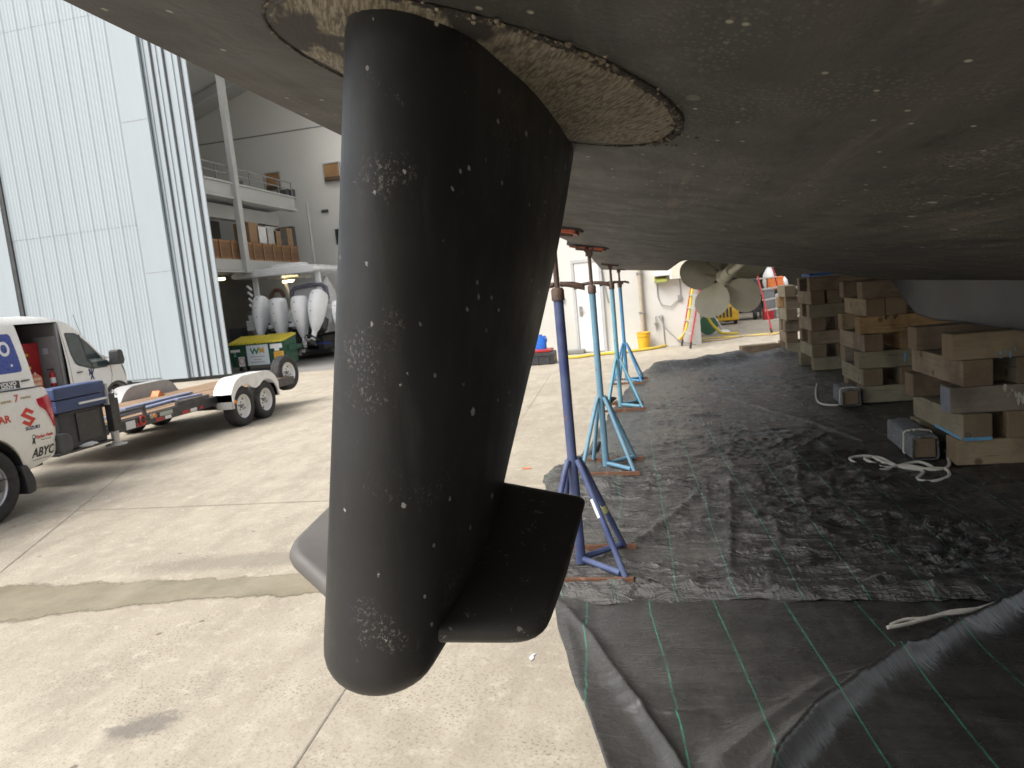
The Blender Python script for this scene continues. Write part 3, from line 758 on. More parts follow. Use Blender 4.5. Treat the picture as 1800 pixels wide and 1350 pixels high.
# ================================================================== JACK STANDS
def jack_stand(label, loc, paint, rz=0.0, pad_top=2.2, pad='orange', extra=False):
    t = thing('jack_stand', label, 'jack stand', loc, rz, 'jack stands holding up the starboard side of the yacht')
    zp = pad_top
    obj('post', MB().tube([(0,0,.03),(0,0,.3),(0,0,1.72)], [.033,.031,.031], 16), paint, t, smooth=True)
    feet = [(.29,-.25),(.26,.27),(-.2,-.27),(-.16,.27)]
    for (x, y) in feet:
        L = Vector((x, y, .035)); T = Vector((x*.12, y*.12, .71)); mid = T.lerp(L, .12) + Vector((x*.02, y*.02, 0))
        obj('leg', MB().tube([T, mid, L], .019, 12), paint, t, smooth=True)
        if x > 0: obj('brace', MB().tube([(0,0,.06), (x*.9, y*.9, .05)], .02, 10), paint, t, smooth=True)
    for y in (-.27, .28):
        obj('base_bar', MB().beam((-.26,y,.022),(.34,y,.022), .03, .036), rust, t)
    obj('collar', MB().lathe([(.031,1.70),(.04,1.705),(.04,1.765),(.03,1.78)], axis='Z', n=18), brown_steel, t, smooth=True)
    obj('screw', MB().lathe([(.016+.0025*(i%2), 1.76+i*(zp-.09-1.76)/60) for i in range(61)], axis='Z', n=12), brown_steel, t, smooth='all')
    h = MB()
    for sx in (1, -1): h.loft([[Vector((sx*a, .022*math.cos(q)*(1+.25*(a>.1)), 1.80 + .0*a + .02*math.sin(q)*(.8 if a<.1 else 1) - (.03*(a/.16)**2 if 1 else 0))) for q in [2*math.pi*j/8 for j in range(8)]] for a in (.02,.06,.10,.15,.165)])
    obj('handle', h, brown_steel, t, smooth=True)
    slope = -.19
    br = MB().box(-.03,.03,-.03,.03, zp-.12, zp-.06); br.beam((-.12,0,zp-.062-slope*.12),(.12,0,zp-.062+slope*.12), .05, .025)
    obj('swivel_bracket', br, brown_steel, t)
    hd = obj('pad', MB().beam((-.18,0,zp-.016-slope*.18),(.18,0,zp-.016+slope*.18), .26, .045), jack_pads, t, bevel=.006)
    if pad == 'orange':
        m2 = MB().beam((-.165,0,zp-.046-slope*.165),(-.01,0,zp-.046), .2, .016); m2.beam((.02,0,zp-.05),(.15,0,zp-.05+slope*.15), .2, .02)
        obj('pad_backing', m2, M('orange_board', (.6,.13,.05), (.42,.1,.05), .6, scale=12, chip=(.06,.045,.035), chipamt=.54), t)
    if extra:
        obj('label_sleeve', MB().tube([Vector((.29,-.25,.035)).lerp(Vector((.035,-.03,.71)), f) for f in (.50,.66)], .0215, 12), white_print, t, smooth=True)
        obj('tape_tag', MB().tube([Vector((.26,.27,.035)).lerp(Vector((.031,.03,.71)), f) for f in (.40,.47)], .022, 8), M('faded_tape', (.4,.4,.18), (.3,.3,.15), .6), t, smooth=True)
    return t
JN = jack_paint('indigo_paint', (.035,.05,.14), (.08,.105,.2)); JL = jack_paint('sky_blue_paint', (.15,.29,.39), (.12,.245,.345))
JT = jack_paint('teal_blue_paint', (.16,.36,.46), (.12,.3,.4)); JB = jack_paint('bright_blue_paint', (.06,.22,.43), (.08,.26,.46))
jack_stand('dark indigo jack stand beside the fin winglet with a white sleeve on its leg', (-.58,4.34,.03), JN, 0, 2.17, 'orange', True)
jack_stand('sky blue jack stand with orange pad, second from the fin', (-.58,6.78,.03), JL, R(-3), 2.17, 'orange')
jack_stand('pale teal jack stand with plain dark pad, third from the fin', (-.59,10.15,.03), JT, R(5), 2.10, 'dark')
jack_stand('bright blue jack stand near the rucked far edge, farthest from the fin', (-.60,12.8,.03), JB, R(-6), 2.08, 'dark')

# ================================================================== TIMBER CRIBBING
_tm = {}
def timber_mesh(L, w, h, mat):
    key = (round(L,2), w, h, mat.name)
    if key not in _tm:
        mb = MB(); n = 5; rr = random.Random(hash(key) & 255)
        rings = [[Vector((L*(i/n-.5), sx*w/2*(1+.012*rr.uniform(-1,1)), sz*h/2)) for (sx, sz) in ((-1,-1),(1,-1),(1,1),(-1,1))] for i in range(n+1)]
        _tm[key] = mesh('timber', mb.loft(rings), mat)
    return _tm[key]
def timber(label, cx, cy, cz, L, w, h, rz, mat, group):
    o = link('timber', timber_mesh(L, w, h, mat), None, .008, 2); o.location = (cx, cy, cz); o.rotation_euler = (0, 0, rz)
    return tag(o, label, 'timber', group)
ORD = ['bottom', 'second', 'third', 'fourth', 'fifth', 'sixth', 'top']
def stack(desc, X0, Y0, W_, D_, layers, z0, h=.223, seed=1):
    rr = random.Random(seed); res = {}
    nl = len(layers)
    for li, lay in enumerate(layers):
        d, mats = lay[0], lay[1]; lens = lay[2] if len(lay) > 2 else None
        lname = 'top' if li == nl-1 else ORD[li]
        n = len(mats); z = z0 + h*(li+.5)
        for k, mt in enumerate(mats):
            w = .222 + rr.uniform(-.006, .006)
            j = rr.uniform(-.025, .025)
            if d == 'x':
                ys = [Y0 + w/2 + .01, Y0 + D_ - w/2] if n == 2 else [Y0 + w/2 + (D_-w)*q/(n-1) for q in range(n)]
                pos = ['near row', 'rear row'] if n == 2 else ['near row', 'middle row', 'rear row']
                lab = f'{mt[1]} timber lying crosswise, {lname} layer, {pos[k]}, {desc}'
                o = timber(lab, X0 + W_/2 + j*.8, ys[k], z, W_ + rr.uniform(-.03,.05), w, h-.003, rr.uniform(-.012,.012), mt[0], 'timbers of the ' + desc)
            else:
                xs = lens or ([X0 + w/2 + .01, X0 + .48, X0 + W_ - w/2] if n == 3 else [X0 + w/2 + .01, X0 + W_ - w/2 - .35])
                pos = ['jack stand side', 'middle', 'far side']
                lab = f'{mt[1]} timber lying lengthwise, {lname} layer, {pos[k]}, {desc}'
                o = timber(lab, xs[k], Y0 + D_/2 + j, z, D_ + rr.uniform(-.03,.06), w, h-.003, math.pi/2 + rr.uniform(-.02,.02), mt[0], 'timbers of the ' + desc)
            res[(li, k)] = o
    return res
br = (MT_BROWN, 'brown'); gn = (MT_GREEN, 'greenish'); hy = (MT_YEL, 'honey coloured'); gy = (MT_GREY, 'grey'); pl = (MT_PALE, 'pale')
s1 = stack('first keel stack', 2.35, 6.36, 1.5, 1.1,
      [('x',[pl,gn]), ('y',[gn,pl,gy],[2.495,2.845,3.59]), ('x',[gy,br]), ('y',[br,gy,br],[2.51,2.905,3.54]), ('x',[pl,br])], .03, .22, 3)
s2 = stack('second keel stack', 2.44, 9.42, 1.25, 1.05,
      [('x',[gn,br]), ('y',[gn,br,br],[2.565,2.98,3.5]), ('x',[gn,gy]), ('y',[br,hy,br],[2.56,3.0,3.5]), ('x',[hy,pl]), ('y',[pl,pl,br],[2.62,2.85,3.3]), ('x',[br,br])], .03, .215, 5)
s3 = stack('third keel stack', 2.5, 12.65, 1.25, 1.0,
      [('x',[gn,gn]), ('y',[gn,br,br],[2.62,3.02,3.5]), ('x',[br,br]), ('y',[br,br,gy],[2.62,3.02,3.5]), ('x',[gn,br]), ('y',[br,gn,br],[2.62,2.9,3.3]), ('x',[br,br])], .03, .222, 8)
s4 = stack('farthest keel stack', 2.55, 15.3, .95, .9,
      [('x',[gn,br]), ('y',[br,gn],[2.67,3.1]), ('x',[br,gn]), ('y',[gn,br],[2.67,3.1]), ('x',[br,hy]), ('y',[gn,br],[2.67,3.1])], .02, .235, 9)
# marks on the timbers (local x runs along the timber)
blue_mark = M('blue_mark', (.1,.3,.5), (.08,.24,.42), .7, scale=12, chip=(.22,.2,.14), chipamt=.6, chipscale=12)
def mark(o, mb, mat, name='paint_mark'): return obj(name, mb, mat, o)
o = s1[(1,0)]; L = o.data.vertices[0].co.x
xe = min(v.co.x for v in o.data.vertices)
mark(o, MB().box(xe-.003, xe-.0005, -.105, .105, -.108, -.082), blue_mark, 'blue_stripe')
mark(o, MB().box(xe+.02, xe+.6, .1125, .1145, -.108, -.085), blue_mark, 'blue_stripe')
mark(o, MB().lathe([(.016,0),(.021,0),(.021,.002),(.016,.002),(.016,0)], (xe-.0025, .075, -.06), 'X', 18), black_print, 'ring_mark')
o = s1[(2,0)]; mark(o, MB().box(min(v.co.x for v in o.data.vertices)-.003, min(v.co.x for v in o.data.vertices)-.0005, -.1, .1, -.105, .1), M('grey_blue_end', (.16,.18,.22), (.12,.13,.16), .8), 'painted_end')
def splat(o, x, z, sx, sz, mat, n=9, seed=1, y=-.1145):
    rr = random.Random(seed); mb = MB()
    for i in range(n):
        px, pz, s = x+rr.gauss(0,sx), z+rr.gauss(0,sz), rr.uniform(.3,1)
        mb.prism([(px+.014*s*math.cos(a)*rr.uniform(.6,1.3), pz+.03*s*math.sin(a)*rr.uniform(.5,1.6)) for a in [2*math.pi*j/9 for j in range(9)]], 'Y', y-.0006*i, y+.003)
    tag(mark(o, mb, mat), kind='stuff')
splat(s1[(2,0)], -.28, .02, .05, .03, M('dried_caulk', (.42,.4,.36), (.3,.28,.24)), 12, 2)
splat(s1[(4,0)], -.35, -.07, .05, .02, blue_mark, 4, 5)
for dx in (0, .09): splat(s2[(2,0)], -.12+dx, .0, .006, .045, blue_mark, 5, 3)
for dx in (-.30, -.20): splat(s2[(4,0)], dx, .09, .02, .008, black_print, 4, 4)
o = timber('single brown timber lying alone on the concrete beyond the ground cover', 2.1, 16.0, .11, .78, .24, .22, R(10), MT_BROWN, None)
# blue foam board and small block on top of the stacks
o = obj('foam_pad', MB().box(2.5,3.3,12.6,13.2,1.612,1.65), M('blue_foam', (.02,.12,.4), (.02,.1,.33), .7)); tag(o, 'blue pad squeezed between the third timber stack and the hull', 'pad')
# carpet wrapped blocks
def carpet_block(label, loc, rz, L=.95):
    t = thing('carpeted_block', label, 'padded block', loc, rz, 'carpet wrapped blocks beside the keel stacks')
    obj('timber', MB().box(-L/2,L/2,-.085,.085,.02,.19), MT_BROWN, t, bevel=.006)
    pr = rounded([(-.112,.004),(.112,.004),(.108,.205),(.03,.216),(-.108,.208)], .035, 5); pin = [(y*.86, .012+(z-.012)*.93) for y, z in pr]
    mb = MB(); n = 26; rr = random.Random(4); outer = []; inner = []
    for i in range(n+1):
        x = -L/2-.012 + (L+.024)*i/n
        outer.append([Vector((x + .012*math.sin(j*.9), y*(1+.02*math.sin(i*1.3+j*.4)), max(.004, z*(1+.015*math.sin(i*.9+j*.7))))) for j, (y, z) in enumerate(pr)])
        inner.append([Vector((x + .012*math.sin(j*.9), y, max(.006, z))) for j, (y, z) in enumerate(pin)])
    k = len(pr)
    mb.loft(outer, cap=False); mb.loft(inner, cap=False)
    half = len(outer)*k
    for base in (0, n*k): mb.f += [(base+j, base+(j+1)%k, half+base+(j+1)%k, half+base+j) for j in range(k)]
    obj('carpet_wrap', mb, carpet, t, smooth=50)
    for x in (-.18,):
        obj('rope_tie', MB().tube([(x + .01*math.sin(a*2), y*1.05, max(.012, z*1.04)) for a, (y, z) in enumerate(pr)], .009, 8, closed=True), rope_m, t, smooth=True)
    return t
carpet_block('grey carpet wrapped block with a rope loop beside the first keel stack', (2.215,7.0,.03), R(87), .78)
carpet_block('small carpet wrapped block lying by the second keel stack', (2.28,9.55,.03), R(88), .5)
def rope(label, pts, r=.011, name='rope', rz=None):
    # smooth the hand placed points
    P = [Vector(p) for p in pts]; out = []
    for i in range(len(P)-1):
        p0, p1, p2, p3 = P[max(0,i-1)], P[i], P[i+1], P[min(len(P)-1,i+2)]
        for j in range(8):
            t = j/8; out.append(.5*((2*p1) + (p2-p0)*t + (2*p0-5*p1+4*p2-p3)*t*t + (3*p1-p0-3*p2+p3)*t**3))
    out.append(P[-1])
    o = obj(name, MB().tube(out, r, 9), rope_m if name == 'rope' else yellow_hose, None, smooth=True); tag(o, label, 'rope' if name == 'rope' else 'hose'); return o
def gp(lst, z=.045): return [tuple(G(x, y, z)) for x, y in lst]
rope('white rope coil lying in loops before the carpet wrapped block', gp([(1662,792),(1668,818),(1640,826),(1590,818),(1545,826),(1500,812),(1497,804),(1530,802),(1560,815),(1620,824),(1640,822),(1612,812),(1560,822),(1538,815),(1520,806),(1545,804),(1580,820),(1622,828),(1612,842),(1640,846),(1668,836),(1660,824),(1625,824)]), .012)
rope('short white rope trailing from the small carpet wrapped block', gp([(1505,700),(1490,705),(1470,712),(1440,708),(1434,690),(1436,675)]), .012)
rope('doubled white rope running off to the side across the front ground cover', gp([(1560,1103),(1590,1098),(1620,1090),(1660,1080),(1700,1075),(1740,1064),(1775,1053),(1805,1047),(1850,1040)], .05), .009)
rope('thin white rope twisted along the doubled rope on the front ground cover', gp([(1566,1098),(1592,1089),(1630,1086),(1670,1075),(1710,1071),(1745,1066),(1780,1062),(1815,1058),(1850,1052)], .052), .0085)
# ================================================================== VEHICLE HELPERS
def off_of(o):
    v = Vector((0,0,0))
    while o: v += o.location; o = o.parent
    return v
def wobj(name, mb, mat, parent, **kw):          # mesh given in world coordinates, hung on an unrotated parent
    d = off_of(parent); mb.v = [(p[0]-d.x, p[1]-d.y, p[2]-d.z) for p in mb.v]
    return obj(name, mb, mat, parent, **kw)
def arc(cy, cz, r, a0, a1, n=14):
    return [(cy + r*math.cos(R(a0+(a1-a0)*i/n)), cz + r*math.sin(R(a0+(a1-a0)*i/n))) for i in range(n+1)]
def cut_panel(poly, f, dy=.12, dz=.07, cuts=None, holes=(), off=0.0):
    bm = bmesh.new(); vs = [bm.verts.new((0, y, z)) for y, z in poly]; bm.faces.new(vs)
    ys = [p[0] for p in poly]; zs = [p[1] for p in poly]
    def bis(co, no): bmesh.ops.bisect_plane(bm, geom=bm.verts[:]+bm.edges[:]+bm.faces[:], plane_co=co, plane_no=no)
    cy = list(np.arange(min(ys)+dy, max(ys), dy)); cz = list(np.arange(min(zs)+dz, max(zs), dz))
    for h in holes: cy += [h[0], h[1]]; cz += [h[2], h[3]]
    for y in cy: bis((0,y,0), (0,1,0))
    for z in cz: bis((0,0,z), (0,0,1))
    bm.verts.index_update(); outline = [tuple(v.index for v in e.verts) for e in bm.edges if len(e.link_faces) == 1]
    faces = []
    for fc in bm.faces:
        c = fc.calc_center_median()
        if any(h[0] < c.y < h[1] and h[2] < c.z < h[3] for h in holes): continue
        faces.append([v.index for v in fc.verts])
    V = [(v.co.y, v.co.z) for v in bm.verts]; bm.free()
    return V, faces, outline
def shell(poly, f, holes=(), dy=.12, dz=.07):
    V, F, O = cut_panel(poly, f, dy, dz, holes=())
    mb = MB(); n = len(V)
    Vh, Fh, _ = cut_panel(poly, f, dy, dz, holes=holes) if holes else (V, F, O)
    mb.add([(f(y,z), y, z) for y, z in Vh], Fh)
    mb.add([(-f(y,z), y, z) for y, z in V], [fc[::-1] for fc in F])
    mb.add([(f(y,z), y, z) for y, z in V] + [(-f(y,z), y, z) for y, z in V], [(a, b, n+b, n+a) for a, b in O])
    return mb
def skin(poly, f, off=.004, th=.006, dy=.08, dz=.06, sgn=1):
    V, F, O = cut_panel(poly, f, dy, dz); n = len(V); mb = MB()
    mb.add([(sgn*(f(y,z)+off), y, z) for y, z in V] + [(sgn*(f(y,z)+off-th), y, z) for y, z in V],
           F + [tuple(n+i for i in fc[::-1]) for fc in F] + [(a, b, n+b, n+a) for a, b in O])
    return mb
def merge(me, d=.0005):
    bm = bmesh.new(); bm.from_mesh(me); bmesh.ops.remove_doubles(bm, verts=bm.verts, dist=d); bmesh.ops.recalc_face_normals(bm, faces=bm.faces); bm.to_mesh(me); bm.free()
def wheel(parent, loc, r, rim, w, spokes, rim_mat, side=1, hub_mat=None, name='wheel'):
    """outer face toward +x (side=1)"""
    h = w/2
    t = obj(name, MB().lathe([(rim*.97,-h*.8),(rim+.01,-h),(r*.9,-h*1.02),(r*.975,-h*.86),(r,-h*.6),(r,h*.6),(r*.975,h*.86),(r*.9,h*1.02),(r*.80,h*1.05),(rim+.012,h*.98),(rim*.985,h*.86)], n=44, cap=False), black_rubber, parent, smooth=True)
    t.location = loc; t.scale = (side,1,1)
    g = MB()                                     # tread blocks
    for i in range(40):
        a = 2*math.pi*i/40; u = Vector((0, math.cos(a), math.sin(a))); v = Vector((0,-math.sin(a), math.cos(a)))
        for (x0, x1, ph) in ((-h*.62,-h*.08,0),(h*.08,h*.62,.5)):
            q = u*(r+.002); s = .016*r/.4; p0 = q + Vector((x0,0,0)) + v*ph*s*2; p1 = q + Vector((x1,0,0)) + v*ph*s*2
            g.beam(p0, p1, s*2.4, .009, u)
    obj('tread', g, black_rubber, t)
    rm = MB().lathe([(.02,h*.30),(rim*.30,h*.36),(rim*.42,h*.30)] + ([(rim*.95,-h*.1)] if spokes[0] == 'alloy' else [(rim*.6,h*.22),(rim*.78,h*.12),(rim*.9,h*.30)]) + [(rim*.93,h*.7),(rim*.985,h*.9),(rim*1.0,h*.92),(rim*1.0,-h*.8)], n=44)
    if spokes[0] == 'alloy':
        for i in range(spokes[1]):
            a = 2*math.pi*i/spokes[1] + .35
            for da in (0,):
                c, s = math.cos(a), math.sin(a); T = Vector((0,-s,c)); U = Vector((0,c,s))
                def sec(rr, ww, x, th): return [U*rr + T*ww + Vector((x,0,0)), U*rr - T*ww + Vector((x,0,0)), U*rr - T*ww*1.1 + Vector((x-th,0,0)), U*rr + T*ww*1.1 + Vector((x-th,0,0))]
                rm.loft([sec(rim*.2, rim*.17, h*.5, .04), sec(rim*.55, rim*.13, h*.52, .045), sec(rim*.80, rim*.17, h*.62, .04), sec(rim*.955, rim*.30, h*.72, .03)])
        rm.lathe([(rim*.28,h*.3),(rim*.28,h*.52),(rim*.2,h*.58),(.0,h*.6)], n=24)
    rimo = obj('rim', rm, rim_mat, t, smooth=True)
    hb = MB().lathe([(rim*.17,h*.3),(rim*.16,h*.66),(rim*.08,h*.72),(0,h*.73)], n=18)
    if spokes[0] == 'steel':
        ln = MB()
        for i in range(5):
            a = 2*math.pi*i/5+.3; ln.lathe([(.011,h*.22),(.011,h*.46),(0,h*.48)], (0, rim*.34*math.cos(a), rim*.34*math.sin(a)), 'X', 8)
        for i in range(5):
            a = 2*math.pi*i/5+.9; ln.lathe([(.02,h*.16),(.02,h*.21),(0,h*.212)], (0, rim*.7*math.cos(a), rim*.7*math.sin(a)), 'X', 10)
    if spokes[0] == 'steel': obj('lug_nuts', ln, dark_grey, t, kind='stuff')
    obj('hub', hb, hub_mat or dark_grey, t, smooth=True)
    return t

# ================================================================== PICKUP TRUCK (rear quarter in view)
pk = thing('pickup_truck', 'cream white pickup truck with sponsor decals, its tail end at the picture edge', 'pickup truck', (-7.55, 5.66, 0))
pk_poly = [(.45,.42),(.86,.52),(.94,.58),(.965,.70),(.968,.95),(.955,1.22),(.93,1.27),(.88,1.290),(-1.02,1.325),(-1.06,1.36),(-1.14,1.93),(-1.3,2.0),(-2.2,1.98),(-2.35,1.93),(-2.95,1.38),(-4.2,1.24),(-4.45,1.1),(-4.52,.8),(-4.5,.48),(-4.08,.45)] \
        + arc(-3.55,.42,.47,176,4) + [(-3.05,.42),(-.5,.42)] + arc(0,.43,.465,178,2)
def fpk(y, z):
    x = 1.0 - .05*((z-.92)/.4)**2 - (.02 if .685 < z < .70 else 0)
    if z > 1.34: x = 1.0 - .05*((1.34-.92)/.4)**2 - .28*(z-1.34)/.65
    x -= .07*max(0, (y-.80)/.17)**2 + .12*max(0, (-y-4.0)/.5)**2
    r = math.hypot(y, z-.43)
    if r < .56: x += .022*(1-abs(r-.50)/.06) if r > .44 else 0
    return x
o = obj('body', shell(pk_poly, fpk, dy=.09, dz=.05), cream_paint, pk, smooth=45); merge(o.data, .002); o.data.set_sharp_from_angle(angle=R(45))
obj('bed_cover', MB().prism([(-1.0,1.326),(.85,1.293),(.85,1.301),(-1.0,1.335)], 'X', -.90, .895), black_plastic, pk, bevel=.003)
obj('bed_rail', MB().prism([(-1.0,1.330),(.86,1.300),(.89,1.306),(-1.0,1.345)], 'X', .90, .962), black_plastic, pk, bevel=.006)
obj('tail_light', skin(rounded([(.735,1.175),(.935,1.20),(.958,1.12),(.962,.86),(.925,.835),(.885,.90),(.83,1.03),(.745,1.10)], .02, 3), fpk, .012, .03, .03, .03), red_lens, pk, smooth=True)
obj('tail_light', MB().box(-.95,-.72,.965,.985,.86,1.18), red_lens, pk, bevel=.01)
obj('tail_light_edge', MB().box(.80,.87,.955,.985,.86,1.18), red_lens, pk, bevel=.01)
obj('tailgate', MB().box(-.78,.78,.966,.98,.74,1.26), cream_paint, pk, bevel=.008)
obj('bumper', MB().prism(rounded([(.93,.52),(1.09,.52),(1.12,.56),(1.12,.68),(1.07,.735),(.93,.735)], .03, 3), 'X', -.97, .985), M('bumper_cap', (.06,.06,.063), (.075,.075,.077), .6), pk, bevel=.02, seg=3)
obj('wheel_arch', MB().loft([[Vector((x, .47*math.cos(t)*k, .43+.47*math.sin(t)*k)) for t in [math.pi*i/16 for i in range(17)]] for x, k in ((.985,.955),(.45,.955))], cap=False), black_plastic, pk)
obj('inner_arch', MB().prism(arc(0,.43,.462,0,180), 'X', .55, .58), seal_black, pk)
for (y, n_) in ((0,'wheel'),(-3.55,'wheel')):
    for s in (1,-1): wheel(pk, (s*.845,y,.40), .40, .245, .26, ('alloy',6), chrome if False else M('alloy_wheel', (.5,.5,.5), (.42,.42,.42), .35, metal=.7), s)
obj('mud_flap', MB().prism(rounded([(.40,.53),(.48,.52),(.55,.36),(.545,.22),(.44,.20),(.43,.36)], .03, 2), 'X', .74, .99), black_plastic, pk, bevel=.008)
obj('underbody', MB().box(-.75,.75,-4.3,.9,.42,.6), seal_black, pk)
obj('hitch_chain', MB().tube([(.75,.55,.33),(.72,.62,.31),(.6,.75,.36),(.45,.9,.42)], .012, 6), steel, pk)
def on_pk(y0, z0): return lambda u, v, w: Vector((fpk(y0+u, z0+v) + .003 + w, y0+u, z0+v))
lettering('YANMAR', .105, red_print, on_pk(.16, 1.025), pk, .02)
lettering('SUZUKI', .052, navy_print, on_pk(.615, .885), pk, .01, sx=1.0)
S1 = [(-.02,.12),(.09,.045),(.045,.015),(-.01,.05),(.03,.015),(.0,-.01)]
sz = [(0,.125),(.105,.06),(.065,.03),(.0,.07),(-.035,.05),(.105,-.035),(0,-.125),(-.105,-.06),(-.065,-.03),(0,-.07),(.035,-.05),(-.105,.035)]
obj('emblem', skin([(.585+a*.82, 1.005+b*.82) for a, b in sz][::-1], fpk, .004, .004, .02, .02), red_print, pk)
lettering('Fischer Panda', .05, red_print, on_pk(.75,.775), pk, .012, .2, sx=.82)
lettering('Marine Generators', .018, grey_print, on_pk(.77,.735), pk, .0)
obj('panda_mark', skin(rounded([(.585,.70),(.625,.70),(.62,.76),(.64,.79),(.615,.815),(.59,.80),(.60,.76)], .01, 2), fpk, .004, .004, .02, .02), black_print, pk)
obj('panda_face', skin(rounded([(.593,.775),(.617,.775),(.62,.80),(.595,.803)], .006, 2), fpk, .007, .003, .02, .02), white_print, pk)
lettering('ABYC', .135, black_print, on_pk(.715,.605), pk, .02, .28, sx=.82)
lettering('Setting Standards for Safer Boating', .017, grey_print, on_pk(.70,.535), pk, 0)
lettering('seven', .055, gold_print, on_pk(.38,1.205), pk, .0)
lettering('7', .105, red_print, on_pk(.50,1.215), pk, .01, .2)
lettering('marine', .045, gold_print, on_pk(.62,1.215), pk, .0)

# ================================================================== VAN
vn_ = thing('cargo_van', 'white work van with its side door slid open beside the hangar door', 'van', (-12.6, 13.4, 0))
van_poly = [(-3.55,.45),(-3.6,.8),(-3.6,2.05),(-3.5,2.24),(-3.3,2.28),(-1.9,2.275),(-1.5,2.24),(-1.2,2.165),(-.95,2.05),(-.78,1.945),(-.22,1.37),(.02,1.28),(.26,1.16),(.42,1.0),(.56,.80),(.62,.62),(.60,.45),(.5,.36),(.36,.36)] \
         + arc(0,.36,.345,4,176) + [(-.36,.40),(-2.4,.40)] + arc(-2.85,.36,.37,4,176) + [(-3.3,.42)]
def fvan(y, z):
    x = 1.0 - .02*((z-.8)/.5)**2 if z < .8 else 1.0 - .085*max(0, (z-1.15)/1.0)**1.5
    x -= .14*max(0, (z-2.08)/.2)**2
    x -= .26*max(0, (y+.0)/.62)**2
    if z > 1.25: x -= .10*max(0, (y+1.2)/1.0)
    return x
HOLE = (-2.42,-1.245,.62,2.12)
o = obj('body', shell(van_poly, fvan, holes=[HOLE], dy=.08, dz=.05), white_paint, vn_, smooth=40); merge(o.data, .002); o.data.set_sharp_from_angle(angle=R(40))
win = rounded([(-1.115,1.865),(-.83,1.845),(-.56,1.62),(-.20,1.25),(-.22,1.115),(-.62,1.115),(-.985,1.235),(-1.075,1.45)], .05, 4)
obj('window_seal', skin([(y*1.0, z) for y, z in rounded([(-1.14,1.89),(-.82,1.868),(-.54,1.64),(-.16,1.255),(-.18,1.09),(-.63,1.09),(-1.005,1.215),(-1.10,1.45)], .05, 4)], fvan, .004, .006), seal_black, vn_, smooth=True)
obj('side_window', skin(win, fvan, .008, .005), tinted, vn_, smooth=True)
obj('window_divider', skin([(-.76,1.83),(-.725,1.83),(-.60,1.12),(-.635,1.12)], fvan, .012, .006), seal_black, vn_)
obj('windshield', MB().add([(.80,-.79,1.975),(-.80,-.79,1.975),(-.84,-.24,1.40),(.84,-.24,1.40),(.80,-.80,1.94),(-.80,-.80,1.94),(-.84,-.25,1.37),(.84,-.25,1.37)], [(0,1,2,3),(4,5,6,7)]), tinted, vn_)
obj('mirror', MB().prism(rounded([(-.20,1.12),(-.02,1.12),(.02,1.2),(-.01,1.40),(-.08,1.44),(-.16,1.42)], .03, 3), 'X', 1.05, 1.27), black_plastic, vn_, bevel=.03, seg=3)
obj('mirror_arm', MB().box(.90,1.08,-.2,-.06,1.12,1.2), black_plastic, vn_, bevel=.02)
obj('antenna', MB().tube([(.75,-.45,2.0-.35),(.75,-.62,2.25)], .005, 5), black_plastic, vn_)
obj('headlight', skin(rounded([(.24,1.13),(.30,1.10),(.52,.84),(.50,.80),(.42,.86),(.27,1.03)], .02, 2), fvan, .006, .01), M('lamp_glass', (.3,.32,.34), (.2,.2,.22), .1), vn_, smooth=True)
obj('bumper', MB().prism(rounded([(.30,.32),(.56,.34),(.68,.45),(.68,.60),(.58,.70),(.36,.56)], .04, 3), 'X', -.86, .86), black_plastic, vn_, bevel=.03)
obj('wheel_flare', MB().loft([[Vector((x, r*math.cos(t), .36+r*math.sin(t))) for t in [R(-2)+math.pi*1.02*i/18 for i in range(19)]] for x, r in ((.985,.345),(1.0,.345),(1.004,.40),(.985,.41))], cap=False), black_plastic, vn_)
obj('sill_trim', MB().box(.93,.985,-2.4,-.38,.38,.52), black_plastic, vn_, bevel=.015)
for y in (0,-2.85):
    obj('inner_arch', MB().prism(arc(y,.36,.343,0,180), 'X', .45, .5), seal_black, vn_)
    for s in (1,-1): wheel(vn_, (s*.84,y,.335), .335, .2, .2, ('steel',5), mid_grey, s)
for (y, z) in ((-.97,1.065),): obj('door_handle', skin(rounded([(y-.07,z-.014),(y+.06,z-.008),(y+.06,z+.016),(y-.07,z+.012)], .01, 2), fvan, .03, .024), black_plastic, vn_, bevel=.004)
for pts in ([(-1.235,2.1),(-1.225,2.1),(-1.18,1.3),(-1.16,.6),(-1.17,.6),(-1.19,1.3)], [(-.13,1.3),(-.12,1.3),(-.10,.9),(-.16,.72),(-.17,.72),(-.112,.9)]):
    obj('door_seam', skin(pts, fvan, .0015, .003), dark_grey, vn_)
for (a, b, c, d) in ((-.09,.10,.06,-.10),(.09,.10,-.06,-.10),(-.09,-.02,-.05,.10),(.0,.1,.0,.0)):
    v0 = Vector((a,b)); v1 = Vector((c,d)); n_ = (v1-v0).normalized(); n_ = Vector((-n_.y, n_.x))*.018
    obj('door_emblem', skin([(-.66+q.x*.75, .985+q.y*1.1) for q in (v0-n_, v1-n_, v1+n_, v0+n_)], fvan, .004, .003, .05, .05), navy_print, vn_)
